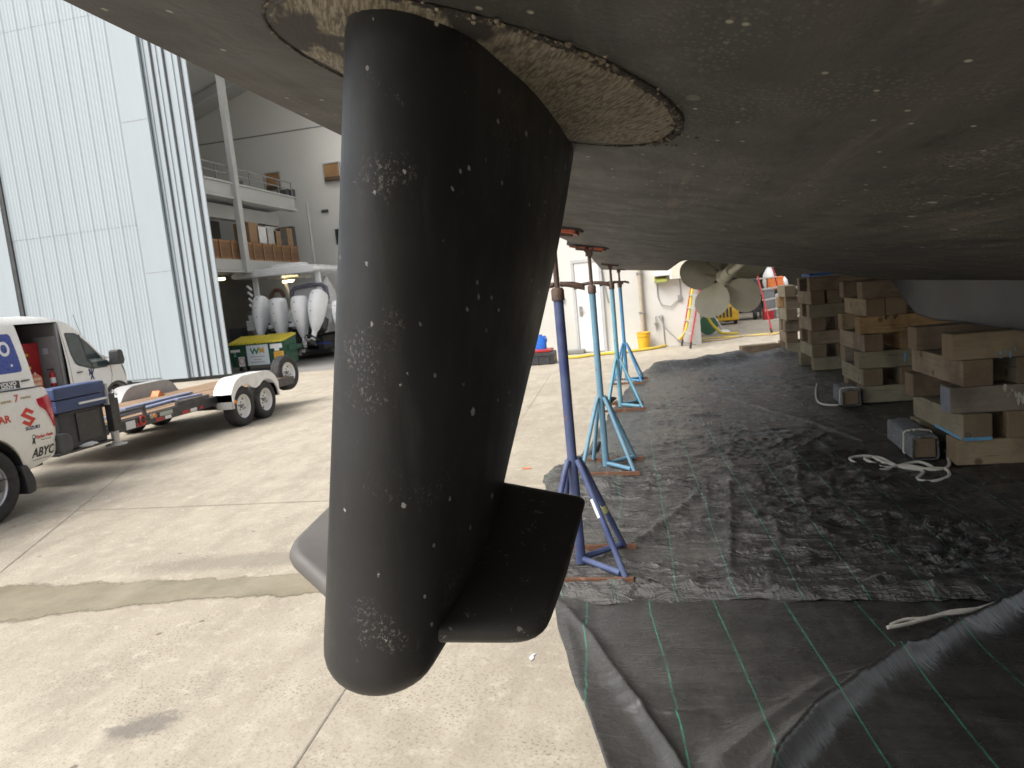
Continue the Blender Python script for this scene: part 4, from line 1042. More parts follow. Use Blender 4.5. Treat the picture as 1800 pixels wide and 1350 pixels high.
# opening: frame, dark lining, floor and bulkhead
obj('load_floor', MB().box(-.94,.94,-3.4,-1.25,.60,.63), dark_grey, vn_)
obj('bulkhead', MB().box(-.9,.915,-1.24,-1.22,.63,2.1), mid_grey, vn_)
lin = MB().box(-.93,-.915,-3.4,-1.26,.64,2.0); lin.box(-.9,.84,-3.4,-1.26,2.13,2.15); lin.box(-.92,.9,-3.42,-3.40,.64,2.1)
obj('cargo_lining', lin, M('cargo_lining', (.1,.1,.105), (.07,.07,.075), .8), vn_)
obj('door_frame', MB().box(.86,.925,-1.30,-1.245,.64,2.10), mid_grey, vn_, bevel=.01)
obj('bulkhead_panel', MB().box(.3,.82,-1.262,-1.242,.7,1.85), M('bulkhead_grey', (.36,.37,.37), (.3,.31,.31), .6), vn_, bevel=.01)
obj('notice', MB().box(.5,.62,-1.268,-1.263,1.5,1.62), M('pale_blue_label', (.5,.62,.72), (.6,.65,.7), .6), vn_)
obj('step', MB().box(.80,1.0,-2.4,-1.26,.46,.60), black_plastic, vn_, bevel=.02)
# the slid-back door
def fdoor(y, z): return fvan(-2.0, z) + .085
dpoly = rounded([(-3.62,.5),(-2.12,.5),(-2.165,1.0),(-2.24,1.6),(-2.30,2.12),(-3.62,2.12)], .04, 4)
sdoor = obj('sliding_door', skin(dpoly, fdoor, 0, .05, .1, .05), white_paint, vn_, smooth=40)
obj('logo_panel', skin(rounded([(-3.5,1.25),(-2.365,1.25),(-2.39,1.55),(-2.45,1.96),(-3.5,1.96)], .07, 6), fdoor, .004, .003, .1, .06), blue_vinyl, sdoor, smooth=True)
def on_door(y0, z0): return lambda u, v, w: Vector((fdoor(y0+u, z0+v) + .006 + w, y0+u, z0+v))
lettering('O', .36, white_print, on_door(-2.64,1.68), sdoor, .03, sx=.8)
lettering('.', .30, white_print, on_door(-2.56,1.46), sdoor, .02)
obj('sign_plate', skin(rounded([(-2.95,.87),(-2.475,.85),(-2.475,1.10),(-2.95,1.12)], .012, 2), fdoor, .004, .003, .1, .06), black_print, sdoor)
lettering('VOLVO', .10, white_print, on_door(-2.71,1.055), sdoor, .03)
lettering('PENTA', .10, white_print, on_door(-2.71,.975), sdoor, .03)
lettering('SERVICE', .05, grey_print, on_door(-2.66,.905), sdoor, .01)
obj('door_handle', skin(rounded([(-2.44,1.065),(-2.27,1.072),(-2.27,1.095),(-2.44,1.092)], .01, 2), fdoor, .03, .024), black_plastic, sdoor, bevel=.004)
# contents
VX, VY = -12.6, 13.4
t = thing('tool_cabinet', 'red steel tool cabinet standing inside the open white van', 'tool cabinet', (VX+.05, VY-1.55, .63))
cb = MB().box(-.62,.40,-.02,.24,0,1.12); cb.box(.37,.40,-.3,-.02,0,1.12); cb.box(-.62,.40,-.3,-.02,0,.32); cb.box(-.62,.40,-.28,-.02,.52,.54)
obj('cabinet_body', cb, red_paint, t, bevel=.006)
for i in range(3): obj('drawer_front', MB().box(-.58,.34,-.315,-.302,.03+.098*i,.115+.098*i), red_paint, t, bevel=.004)
obj('paper_roll', MB().tube([(-.28,-.10,.90),(.12,-.10,.90)], .075, 14), white_print, t, smooth=True)
rr = random.Random(11)
for i in range(5):
    o = obj('tool_pouch', MB().loft([[Vector((.07*sx*math.cos(a), .05*math.sin(a), z)) for a in [2*math.pi*j/9 for j in range(9)]] for z, sx in ((0,.7),(.06,1.1),(.12,1.0),(.16,.6))]), [cardboard, orange_paint, brown_steel, M('tan_leather', (.3,.2,.12)), dark_grey][i], None, smooth=True)
    o.location = (VX+.05-.42+.17*i, VY-1.72, 1.17); tag(o, ['tan tool pouch inside the van on the cabinet shelf','orange tool bag inside the van on the cabinet shelf','brown leather pouch inside the van on the cabinet shelf','light leather pouch inside the van on the cabinet shelf','dark pouch at the end of the cabinet shelf inside the van'][i], 'tool pouch')
def drill(label, loc):
    t = thing('cordless_drill', label, 'drill', loc, .6)
    obj('motor_housing', MB().lathe([(.02,-.12),(.035,-.10),(.035,.05),(.02,.09),(.012,.13)], axis='Y', n=12), yellow_plastic, t, smooth=True)
    obj('grip', MB().beam((0,-.03,-.02),(0,-.06,-.15), .04, .05, (0,1,0)), black_plastic, t, bevel=.008)
    obj('battery', MB().box(-.035,.035,-.12,.0,-.2,-.15), black_plastic, t, bevel=.008)
drill('upper yellow cordless drill hanging beside the red cabinet in the van', (VX+.58, VY-1.75, 1.52))
drill('lower yellow cordless drill hanging beside the red cabinet in the van', (VX+.60, VY-1.75, 1.27))
t = thing('warning_sign', 'octagonal cream and red safety paddle sign leaning in the van doorway', 'sign', (VX+.86, VY-1.90, .64))
sf = lambda k: [(k*math.cos(R(22.5+45*i)), .36+k*math.sin(R(22.5+45*i))) for i in range(8)]
obj('sign_board', MB().prism(sf(.155), 'X', 0, .008), M('brick_red_print', (.5,.17,.1), (.45,.15,.09), .6), t)
obj('sign_border', MB().prism(sf(.165), 'X', -.006, .0), M('cream_print', (.6,.45,.33), (.55,.42,.3), .6), t)
obj('sign_pole', MB().tube([(-.01,.0,0),(-.01,.02,.55)], .012, 8), white_print, t)
crm = M('cream_letter', (.68,.55,.42), (.66,.52,.4), .6)
lettering('THINK', .085, crm, lambda u, v, w: Vector((.010+w, u, .41+v)), t, .02)
lettering('SAFE', .105, crm, lambda u, v, w: Vector((.010+w, u, .305+v)), t, .02)
t = thing('fire_extinguisher', 'small red fire extinguisher clipped to the van bulkhead', 'fire extinguisher', (VX+.72, VY-1.36, .86))
obj('cylinder', MB().lathe([(.0,0),(.05,.005),(.052,.05),(.052,.22),(.035,.27),(.018,.29),(.018,.32)], axis='Z', n=16), red_paint, t, smooth=True)
obj('white_label', MB().lathe([(.0535,.06),(.0535,.17)], axis='Z', n=16), white_print, t, smooth=True)
obj('valve_handle', MB().box(-.02,.02,-.09,.04,.32,.35), black_plastic, t, bevel=.006)

# ================================================================== TRAILER
tr = thing('car_trailer', 'flatbed tandem trailer with wooden deck, white fender and steel wheels', 'trailer', (-8.2, 10.5, 0))
XN, XF = -7.30, -9.1
mb = MB()
for x in (XN, XF): mb.box(x-.035, x+.035, 8.25, 13.15, .44, .585)
for y in (8.29, 9.4, 10.3, 12.3, 13.1): mb.box(XF+.035, XN-.035, y-.035, y+.035, .45, .56)
mb.beam((XN-.25,8.3,.48),(-7.95,6.95,.48), .08, .1); mb.beam((XF+.25,8.3,.48),(-8.25,6.95,.48), .08, .1); mb.beam((XN,8.1,.5),(XN,7.1,.46),.07,.09)
wobj('frame', mb, black_steel, tr)
rp = random.Random(3)
nP = 9; pw = (XN-XF-.07)/nP
for i in range(nP):
    x = XF+.035+pw*i; wobj('deck_plank', MB().box(x+.004, x+pw-.004, 8.27, 13.12, .562, .600+rp.uniform(-.004,.004)), deck_plank_m, tr)
# bump rail along the near edge
mb = MB().beam((XN+.01,8.25,.70),(XN+.01,8.85,.70), .035, .035); mb.beam((XN+.01,8.27,.58),(XN+.01,8.27,.72), .035, .035); mb.beam((XN+.01,8.84,.58),(XN+.01,8.84,.74), .04, .04)
wobj('bump_rail', mb, black_steel, tr)
wobj('side_rail', MB().beam((XN+.005,9.55,.625),(XN+.005,10.35,.625), .05, .05), black_steel, tr)
def fender(x0, x1, cy, mat):
    c1, c2 = cy-.36, cy+.36
    top = [(cy-.74,.36),(cy-.74,.62)] + arc(c1,.42,.44,155,95,6) + arc(c2,.42,.44,85,25,6) + [(cy+.76,.62),(cy+.76,.36)]
    if mat is not white_paint: return MB().prism([(cy-.80,.58)] + arc(c1,.40,.44,150,92,6) + arc(c2,.40,.44,88,30,6) + [(cy+.80,.58)], 'X', min(x0,x1), max(x0,x1)-.02)
    low = [(cy+.725,.36)] + arc(c2,.34,.372,8,128,12) + [(cy+.0,.60)] + arc(c1,.34,.372,52,172,12) + [(cy-.715,.36)]
    xo = max(x0, x1) if mat is white_paint else min(x0, x1)
    sk = MB().prism(top+low, 'X', xo-.012, xo+.012)
    sh = MB(); k = len(top)
    sh.add([(x0,y,z) for y, z in top]+[(x1,y,z) for y, z in top]+[(x0,y,z-.012) for y, z in top]+[(x1,y,z-.012) for y, z in top],
           [(i,i+1,k+i+1,k+i) for i in range(k-1)]+[(2*k+i,2*k+i+1,3*k+i+1,3*k+i) for i in range(k-1)])
    sk.add(sh.v, sh.f); return sk
CYW = 11.28
wobj('fender', fender(XN-.02, -6.99, CYW, white_paint), white_paint, tr, smooth=40)
wobj('fender', fender(XF+.02, XF-.3, CYW, M('galvanised', (.36,.36,.35), (.3,.3,.29), .5)), bpy.data.materials['galvanised'], tr, smooth=40, label='grey far side fender')
wobj('fender_bracket', MB().box(-7.27,-6.985,10.50,10.58,.35,.47), M('tread_plate', (.45,.45,.44), (.3,.3,.3), .4, metal=.5, scale=40), tr)
wobj('marker_lamp', MB().lathe([(.035,0),(.03,.015),(0,.018)], (-6.978,10.60,.46), 'X', 12), amber, tr, smooth=True)
for y in (CYW-.36, CYW+.36):
    for (x, s) in ((-7.13,1),(XF-.17,-1)):
        o = wheel(tr, (x+8.2, y-10.5, .34), .34, .205, .21, ('steel',5), white_paint, s, mid_grey)
wobj('axle', MB().tube([(-7.2,CYW-.36,.34),(-9.2,CYW-.36,.34)], .035, 8).tube([(-7.2,CYW+.36,.34),(-9.2,CYW+.36,.34)], .035, 8), black_steel, tr)
# spare wheel on a bracket at the tail
sp = wheel(tr, (-7.45+8.2, 13.15-10.5, .66), .345, .205, .21, ('steel',5), white_paint, 1, mid_grey, 'spare_wheel'); sp.rotation_euler = (0, R(-4), R(-6))
wobj('spare_bracket', MB().beam((-7.4,13.1,.52),(-7.58,13.15,.66), .06, .06), black_steel, tr)
for i, (y0, y1, mt) in enumerate(((8.42,8.60,white_print),(8.62,8.80,red_paint),(9.02,9.2,red_paint),(9.22,9.36,white_print),(9.62,9.8,red_paint),(9.82,9.98,white_print),(10.06,10.14,red_paint))):
    wobj('reflector_tape', MB().box(XN+.0355,XN+.0385,y0,y1,.45,.50 if i else .56), mt, tr)
wobj('registration_plate', MB().box(XN+.036,XN+.042,9.12,9.4,.51,.57), M('pale_plate', (.45,.47,.4), (.35,.4,.35), .5), tr)
for (y, mt) in ((8.93,M('clear_lamp', (.45,.4,.3))), (9.0,amber)): wobj('side_lamp', MB().lathe([(.035,0),(.033,.018),(0,.022)], (XN+.036,y,.545), 'X', 12), mt, tr, smooth=True)
wobj('red_shackle', MB().tube([(XN+.05,8.74+.055*math.cos(a),.53+.06*math.sin(a)) for a in [math.pi*.1+1.8*math.pi*i/12 for i in range(13)]], .011, 8), red_print, tr, smooth=True)
wobj('drop_leg_jack', MB().box(-7.12,-7.02,7.93,8.03,.52,1.02).box(-7.10,-7.04,8.05,8.10,.6,.95), black_steel, tr, bevel=.008)
wobj('jack_leg', MB().tube([(-7.07,7.98,.53),(-7.07,7.98,.36)], .05, 14), M('jack_zinc', (.55,.54,.5), (.42,.42,.4), .4, metal=.4), tr, smooth=True)
wobj('jack_foot', MB().lathe([(0,.0),(.13,0),(.135,.012),(.06,.03),(0,.03)], (-7.07,7.98,.335), 'Z', 24), bpy.data.materials['jack_zinc'], tr, smooth=True)
wobj('jack_crank', MB().tube([(-7.05,7.98,1.02),(-7.0,7.98,1.06),(-6.93,7.96,1.0)], .012, 8), steel, tr)
wobj('tongue_plate', MB().box(-7.9,-7.06,7.05,7.95,.40,.425), black_steel, tr)
# box on the tongue
t = thing('toolbox', 'chipped navy blue steel box on a black base over the trailer tongue', 'toolbox', (-7.8, 7.48, .43))
wobj('base', MB().box(-8.6,-7.10,7.17,7.88,.43,.90), black_plastic, t, bevel=.01)
wobj('base_panel', MB().box(-7.10,-7.085,7.42,7.80,.5,.86), black_steel, t, bevel=.004)
wobj('lower_case', MB().box(-7.32,-7.05,7.12,7.90,.905,1.055), navy_chipped, t, bevel=.012)
wobj('lid', MB().box(-7.30,-7.035,7.10,7.90,1.062,1.21), navy_chipped, t, bevel=.02)
wobj('lid_strip', MB().box(-7.05,-7.028,7.45,7.9,.965,.99), white_print, t)
wobj('corner_post', MB().box(-7.10,-7.03,7.91,7.94,.88,1.16), light_grey, t)
rr = random.Random(2)
o = obj('rag', MB().loft([[Vector((-7.1+.06*math.cos(a)*s*rr.uniform(.6,1.3), 7.55+.14*math.sin(a)*s*rr.uniform(.6,1.3), z)) for a in [2*math.pi*j/11 for j in range(11)]] for z, s in ((.426,1),(.45,.9),(.47,.4))]), white_print, None, smooth=True); tag(o, 'crumpled white rags lying on the trailer tongue below the toolbox', 'rag')
blue_strip = M('blue_ramp', (.16,.2,.33), (.2,.23,.33), .5, scale=6, chip=(.4,.42,.45), chipamt=.66)
for i, (p, q) in enumerate((((-7.6,8.5,.625),(-7.75,10.1,.625)), ((-8.05,9.3,.63),(-8.1,11.0,.63)), ((-7.65,10.0,.64),(-7.55,10.5,.64)))):
    o = obj('steel_channel', MB().beam(p, q, .13, .035), blue_strip, None, bevel=.006); tag(o, ['blue steel channel lying on the front of the trailer deck','second blue channel lying in the middle of the trailer deck','short blue channel end near the trailer fender'][i], 'steel channel')
o = obj('wheel_chock', MB().prism([(11.0,.605),(11.2,.605),(11.08,.70)], 'X', -8.9, -8.75), orange_paint); tag(o, 'small orange chock at the far side of the trailer deck', 'wheel chock')
# ================================================================== HANGAR
hg = thing('hangar', 'tall pale hangar with ribbed sliding doors open on a white interior', 'hangar', (-13.4, 21.0, 0))
LEAFX = lambda px, Y: AY(px, 556, Y).x
def cladding(x0, x1, y, z0, z1):
    n = int((x1-x0)/.02)
    prof = []
    for i in range(n+1):
        x = x0+(x1-x0)*i/n; u = x-x0
        prof.append((x, y - .006*(1+math.cos(2*math.pi*u/.13)) - .016*max(0, math.cos(2*math.pi*u/.52))**6))
    poly = prof + [(x1, y+.02), (x0, y+.02)]
    return MB().prism(poly, 'Z', z0, z1)
def sliding_leaf(xl, xr, y, zs, border, ribs=True):
    leaf = obj('sliding_door', MB(), None, hg) if False else None
    fr = MB()
    if border: fr.box(xr-border, xr, y-.06, y+.1, .12, 17)
    fr.box(xl, xr, y+.03, y+.10, .12, 17)
    d = wobj('sliding_door', fr, MCLAD, hg, bevel=.01)
    if ribs:
        for a, b in zip(zs[:-1], zs[1:]): wobj('cladding_sheet', cladding(xl, xr-border, y+.0+(.0 if a == zs[0] else -.006), a, b-.008), MCLAD, d, smooth=60)
    if border:
        for z in (3.55, 8.2): wobj('border_joint', MB().box(xr-border+.01, xr-.01, y-.064, y-.058, z, z+.02), mid_grey, d)
    return d
xA0, xA1 = LEAFX(47, 20.3), LEAFX(316, 20.3)
sliding_leaf(xA0, xA1, 20.3, (.2, 5.1, 11.5, 17), .95)
wobj('door_seal', MB().box(xA0-.14, xA0-.015, 20.22, 20.40, .12, 17), seal_black, hg)
wobj('sliding_door', MB().box(-27, xA0-.16, 20.2, 20.32, .12, 17), MCLAD, hg)
for k, (a, b, Y) in enumerate(((316,332.6,20.37),(334.6,353.2,20.43),(355.2,378.4,20.49),(381.6,392,20.55))):
    x0, x1 = LEAFX(a, Y)-.4, LEAFX(b, Y)
    d = wobj('sliding_door', MB().box(x0-.6, x1, Y, Y+.05, .12, 17), MCLAD, hg, bevel=.012)
    if k < 3: wobj('door_seal', MB().box(x1+.001, LEAFX((334.6,355.2,381.6)[k], Y), Y+.02, Y+.055, .12, 17), seal_black, hg)
    if k in (0, 1, 2): wobj('edge_channel', MB().box(x1-.2, x1-.17, Y-.03, Y-.001, .12, 17), MCLAD, d)
wobj('back_wall', MB().box(-26.2,-4.4,33.5,33.7,0,18.5), hall_wall, hg)
wobj('side_wall', MB().box(-26.4,-26.2,20.8,33.5,0,18.5).box(-4.5,-4.3,20.3,33.5,0,18.5), hall_wall, hg)
rz = lambda x: AY(332,218,33.4).z + (x-AY(332,218,33.4).x)*((AY(418,167,33.4).z-AY(332,218,33.4).z)/(AY(418,167,33.4).x-AY(332,218,33.4).x))
xR = -9.5
def roof_bay(xa, xb, y0, y1): return MB().prism([(xa,rz(xa)),(xb,rz(xb)),(xb,rz(xb)+.2),(xa,rz(xa)+.2)], 'Y', y0, y1)
wobj('roof', roof_bay(-26.4,-17.5,20.9,33.49), hall_roof, hg)
for y0, y1 in ((20.9,22.0),(24.0,25.5),(27.5,29.0),(31.0,33.49)): wobj('roof', roof_bay(-17.45,xR,y0,y1), hall_roof, hg)   # unseen gaps between, added to let sky brighten the hall
wobj('roof', MB().prism([(xR+.05,rz(xR)),(-4.3,rz(xR)-1.6),(-4.3,rz(xR)-1.4),(xR+.05,rz(xR)+.2)], 'Y', 20.9, 33.49), hall_roof, hg)
for y in (24.2, 27.8, 31.4): wobj('roof_rafter', MB().beam((-26,y,rz(-26)-.25),(xR,y,rz(xR)-.25), .15, .4), hall_steel, hg)
zs_ = AY(545,224,33.4).z
wobj('wall_joint', MB().box(-26,-4.6,33.48,33.497,zs_-.03,zs_+.03), mid_grey, hg)
ply2 = M('boarded_opening', (.42,.24,.1), (.3,.165,.075), .7, scale=1.5, co='World')
for (a, b, c, d) in ((466,306,494,333),(568,289,598,317)):
    p, q = AY(a,b,33.4), AY(c,d,33.4)
    w = wobj('window', MB().box(p.x,q.x,33.42,33.49,q.z,p.z), ply2, hg)
    fr = MB().box(p.x-.05,p.x,33.38,33.495,q.z-.05,p.z+.05).box(q.x,q.x+.05,33.38,33.495,q.z-.05,p.z+.05).box(p.x,q.x,33.38,33.495,p.z,p.z+.05).box(p.x,q.x,33.38,33.495,q.z-.05,q.z)
    wobj('window_frame', fr, light_grey, w)
    wobj('shelf_board', MB().box(p.x+.02,q.x-.02,33.3,33.42,q.z+.03,q.z+.22), M('dark_board', (.12,.08,.05)), w)
p = AY(588,403,33.4); wobj('window', MB().box(p.x,p.x+.5,33.42,33.49,p.z-.75,p.z), tinted, hg)
p = AY(570,371,33.4); wobj('wall_vent', MB().box(p.x-.17,p.x+.17,33.42,33.49,p.z-.07,p.z+.07), dark_grey, hg)
# mezzanine along the left side of the hall
MX = -15.6
mz = lambda y0,y1,z0,z1,x1=MX: MB().box(-26.1,x1,y0,y1,z0,z1)
wobj('mezzanine_floor', mz(23.4,30.4,6.55,6.98), hall_steel, hg); wobj('mezzanine_floor', mz(23.4,30.4,3.72,4.12), hall_steel, hg)
eb = MB()
for z0, z1 in ((6.42,6.52),(6.99,7.05),(3.62,3.70)): eb.box(MX-.3, MX+.08, 23.38, 30.42, z0, z1)
wobj('edge_beam', eb, hall_steel, hg)
wobj('soffit_beam', MB().box(MX-1.2, MX-.9, 23.4, 30.4, 5.85, 6.4), hall_steel, hg)
for y in (25.45, 30.2): wobj('column', MB().box(MX-.02, MX+.2, y, y+.28, 3.6 if y < 26 else 0, 14.5 if y < 26 else 3.6), hall_steel, hg, bevel=.02)
rl = wobj('railing', MB().beam((MX-.05,23.4,7.66),(MX-.05,30.38,7.66),.045,.045).beam((MX-.05,23.4,7.38),(MX-.05,30.38,7.38),.035,.035), mid_grey, hg)
y = 23.5
while y < 30.45: wobj('post', MB().beam((MX-.05,y,7.05),(MX-.05,y,7.66),.04,.04), mid_grey, rl); y += 1.14
for y in (24.6, 28.0): pass
wobj('partition', MB().box(-18.2,-18.1,23.4,30.4,0,3.6), M('dark_partition', (.15,.145,.13), (.11,.105,.095), .8, scale=.6, co='World'), hg)
wobj('partition', MB().box(-26,-19.5,24.2,24.3,4.12,6.4).box(-19.6,-19.5,23.4,30.4,4.12,6.4), bpy.data.materials['dark_partition'], hg)
# lamps under the mezzanine (lit)
for i, (px, py, Y, w) in enumerate(((511,494,29.0,.75),(385,491,26,.5))):
    p = AY(px, py, Y); t = thing('tube_lamp', ['lit tube lamp glowing warm behind the boat','lit tube lamp under the gallery by the sliding door'][i], 'lamp', (p.x, p.y, p.z))
    obj('lamp_tube', MB().tube([(-w/2,0,0),(w/2,0,0)], .05, 10), emit('lamp_glow', (1,.82,.45), 4.0), t); obj('lamp_housing', MB().box(-w/2,w/2,-.06,.06,.05,.1), light_grey, t)
# things stored on the galleries
ny = 9; L = (30.45-23.55)/ny
for i in range(ny):
    t = thing('wooden_crate', f'brown slatted crate in the gallery edge row, {["first","second","third","fourth","fifth","sixth","seventh","eighth","last"][i]} from the sliding door', 'crate', (MX-.45, 23.55+L*(i+.5), 4.13), 0, 'crates along the lower gallery edge')
    obj('panel', MB().box(-.3,.30,-L/2+.02,L/2-.02,0,.74), crate_wood, t)
    b = MB()
    for z in (.03,.68): b.box(.302,.33,-L/2+.02,L/2-.02,z-.03,z+.04)
    b.box(.302,.335,-L/2+.02,-L/2+.09,.0,.74)
    obj('batten', b, plywood, t)
rr = random.Random(9)
for i, (px, py, w, h, mt, nm, lb) in enumerate(((438,402,.7,.6,cardboard,'cardboard_box','cardboard box on the crates near the hall column'),(452,398,.9,.5,white_print,'wrapped_bundle','white wrapped bundle lying on the gallery crates'),(468,404,.8,.55,light_grey,'storage_bin','pale storage bin on the gallery crates'),
      (480,412,.6,.4,cardboard,'cardboard_box','second cardboard box farther along the gallery crates'),(492,416,.5,.5,dark_grey,'storage_bin','dark storage bin on the gallery crates'),(503,418,.5,.6,cardboard,'cardboard_box','last cardboard box at the far end of the gallery crates'),(512,424,.3,.7,dark_grey,'equipment_case','black equipment case at the gallery end'))):
    p = AX(px, py, MX-.6)
    o = obj(nm, MB().box(p.x-.5,p.x+.2,p.y-w/2,p.y+w/2,4.87,4.87+h+.25), mt, None, bevel=.05 if 'bundle' in nm else .01); tag(o, lb, nm.split('_')[-1])
for i, (px, py) in enumerate(((415,318),(497,332),(508,334))):
    p = AX(px, py, MX-.3); o = obj('toolcase', MB().box(p.x-.2,p.x+.2,p.y-.18,p.y+.18,7.0,7.25+.1*i), dark_grey, None, bevel=.02); tag(o, ['small dark case on the upper gallery by the column','dark case on the upper gallery near the boarded window','last dark case at the end of the upper gallery'][i], 'case')
p = AY(539,356,31.0); q = AY(548,462,31.0)
o = obj('pole', MB().tube([(p.x,31,0),(p.x,31,p.z)], .055, 10), hall_steel, None, smooth=True); tag(o, 'thin white pole rising in front of the white hall wall', 'pole')

# ================================================================== DUMPSTER
dx0, dx1 = -14.72, -12.62
t = thing('dumpster', 'green waste dumpster with yellow lids at the hangar opening', 'dumpster', ((dx0+dx1)/2, 23.1, .006))
Y0, Y1 = 22.5, 23.35
b = MB().prism([(Y0,.95),(Y0+.05,.16),(Y1,.16),(Y1,1.10),(Y0+.02,.97)], 'X', dx0, dx1)
wobj('body', b, green_paint, t, bevel=.01)
mb = MB().box(dx0-.02,dx1+.02,Y0-.04,Y0,.90,.965)
for x in (dx0+.02, (dx0+dx1)/2, dx1-.08): mb.box(x, x+.05, Y0-.03, Y0+.02, .2, .9)
mb.box(dx1, dx1+.12, Y0+.2, Y0+1.0, .62, .78); mb.box(dx0-.12, dx0, Y0+.2, Y0+1.0, .62, .78)
wobj('rib', mb, green_paint, t)
for a, c in ((dx0-.02,(dx0+dx1)/2-.01),((dx0+dx1)/2+.01,dx1+.02)):
    ld = wobj('lid', MB().prism([(Y0-.07,.955),(Y0-.07,.995),(Y1,1.19),(Y1,1.12)], 'X', a, c), yellow_lid, t, bevel=.01)
    mb = MB(); n = 8
    for i in range(n):
        x = a+.03+(c-a-.06)*i/n; w = (c-a-.06)/n*.55
        mb.prism([(Y0-.10,.94),(Y0-.10,1.02),(Y1-.06,1.215),(Y1-.06,1.16)], 'X', x, x+w)
    wobj('lid_rib', mb, yellow_lid, ld, bevel=.006)
for x in (dx0+.2, dx1-.15):
    for y in (Y0+.2, Y1-.2): wobj('caster', MB().lathe([(.02,-.03),(.075,-.03),(.075,.03),(.02,.03)], (x,y,.083), 'X', 14).box(x-.05,x+.05,y-.05,y+.05,.13,.17), black_rubber, t)
def sign(px0, py0, px1, py1, mat, name='sign_plate', y=Y0-.035):
    p, q = AY(px0,py0,y), AY(px1,py1,y); return wobj(name, MB().box(p.x,q.x,y-.004,y+.003,min(p.z,q.z),max(p.z,q.z)), mat, t)
sign(432,608,475,640, M('sign_white', (.62,.68,.72), (.58,.64,.68), .5)); sign(419,628,432,644, white_print); sign(474,605,496,611, white_print); sign(482,612,491,616, white_print); sign(481,618,500,629, M('orange_sign', (.7,.4,.06), (.62,.34,.06), .5))
sign(405,616,422,619, white_print); 
def on_d(px, py, y=Y0-.042): p = AY(px, py, y); return lambda u, v, w: Vector((p.x+u-t.location.x, y-w-t.location.y, p.z+v-t.location.z))
lettering('W', .28, M('logo_green', (.02,.16,.07)), on_d(447.5,618), t, .035, sx=1.15)
lettering('M', .26, M('logo_gold', (.7,.42,.04)), on_d(459.5,616), t, .04, sx=1.1)
lettering('2', .2, M('pale_green_letter', (.35,.6,.55)), on_d(413,624), t, .02)
for k, (px, py, w) in enumerate(((453,627,.55),(453,632,.3),(453,636.5,.55))):
    p = AY(px, py, Y0-.042); wobj('text_line', MB().box(p.x-w/2,p.x+w/2,Y0-.044,Y0-.039,p.z-.012,p.z+.018), grey_print, t)
for py in (620.5,624,627):
    p = AY(490.5, py, Y0-.042); wobj('text_line', MB().box(p.x-.14,p.x+.14,Y0-.044,Y0-.039,p.z-.012,p.z+.012), M('sign_brown', (.45,.2,.03)), t)
p = AY(425.5,635,Y0-.042); wobj('prohibition_ring', MB().lathe([(.09,0),(.115,0),(.115,.004),(.09,.004),(.09,0)], (p.x,Y0-.046,p.z), 'Y', 20), M('pale_red', (.6,.25,.25)), t)

# ================================================================== BOATS IN THE HANGAR
def small_hull(x0, x1, y0, y1, zt, zb, mat_top, mat_bot, root):
    cx = (x0+x1)/2; hw = (x1-x0)/2
    def ring(y, k, zlow, ztop):
        w = hw*k
        return [Vector((cx-w,y,ztop)), Vector((cx-w*.97,y,(ztop+zlow)/2+.1)), Vector((cx-w*.86,y,zlow+.28)), Vector((cx,y,zlow)), Vector((cx+w*.86,y,zlow+.28)), Vector((cx+w*.97,y,(ztop+zlow)/2+.1)), Vector((cx+w,y,ztop))]
    L = y1-y0; rs = [ring(y0+L*t, k, zb+lo, zt+hi) for t, k, lo, hi in ((0,1,0,0),(.35,1.02,0,.08),(.6,.92,.03,.2),(.8,.66,.15,.38),(.93,.3,.4,.5),(1,.03,.8,.58))]
    wobj('hull', MB().loft(rs), mat_top, root, smooth=40)
bt = thing('outboard_boat', 'white centre console boat with four outboards and hard top inside the hangar', 'motor boat', (-14.0, 28, 0))
small_hull(-15.75, -12.2, 25.6, 33.0, 1.95, .75, gel_white, None, bt)
wobj('bottom_paint', MB().prism([(-15.45,1.25),(-15.3,.98),(-14,.68),(-12.6,.98),(-12.45,1.25)], 'Y', 25.58, 28.5), black_plastic, bt)
wobj('transom_platform', MB().box(-15.6,-12.3,25.15,25.6,1.35,1.5).box(-15.6,-14.9,25.15,25.6,1.5,1.75), gel_white, bt, bevel=.03)
wobj('hard_top', MB().loft([[Vector((-14.75+sx*1.9*k, yy, z)) for sx, yy in ((-1,26.6),(-.95,26.1),(0,25.95),(.95,26.1),(1,26.6),(1,29.4),(.8,29.9),(-.8,29.9),(-1,29.4))] for k, z in ((.93,3.42),(1.0,3.5),(.99,3.6),(.85,3.72))]), gel_white, bt, smooth=50, bevel=.02)
wobj('radar_mount', MB().box(-15.2,-13.9,26.9,27.6,3.74,3.9), gel_white, bt, bevel=.05)
for x, s in ((-15.75,-1),(-13.0,-1)):
    wobj('top_support', MB().beam((x-.1*s,26.3,1.85),(x+.12*s,26.7,3.45), .22, .12, (0,1,0)), gel_white, bt, bevel=.03)
    wobj('top_support', MB().beam((x,29.3,1.85),(x+.2*s,29.2,3.45), .1, .1), gel_white, bt)
for i, z in enumerate((2.2,2.45,2.7,2.95)): wobj('rod_holder', MB().tube([(-15.82,26.25,z),(-15.98,26.2,z+.18)], .05, 8), gel_white, bt, smooth=True)
wobj('outrigger_reel', MB().lathe([(.0,-.08),(.14,-.07),(.14,.07),(0,.08)], (-15.95,26.2,2.0), 'Y', 14), steel, bt, smooth=True)
wobj('console', MB().prism([(27.4,1.9),(27.4,2.9),(27.9,3.3),(28.6,2.6),(28.8,1.9)], 'X', -14.8, -13.3), gel_white, bt, bevel=.05)
wobj('console_screen', MB().box(-14.7,-13.4,27.36,27.39,2.55,2.85), tinted, bt)
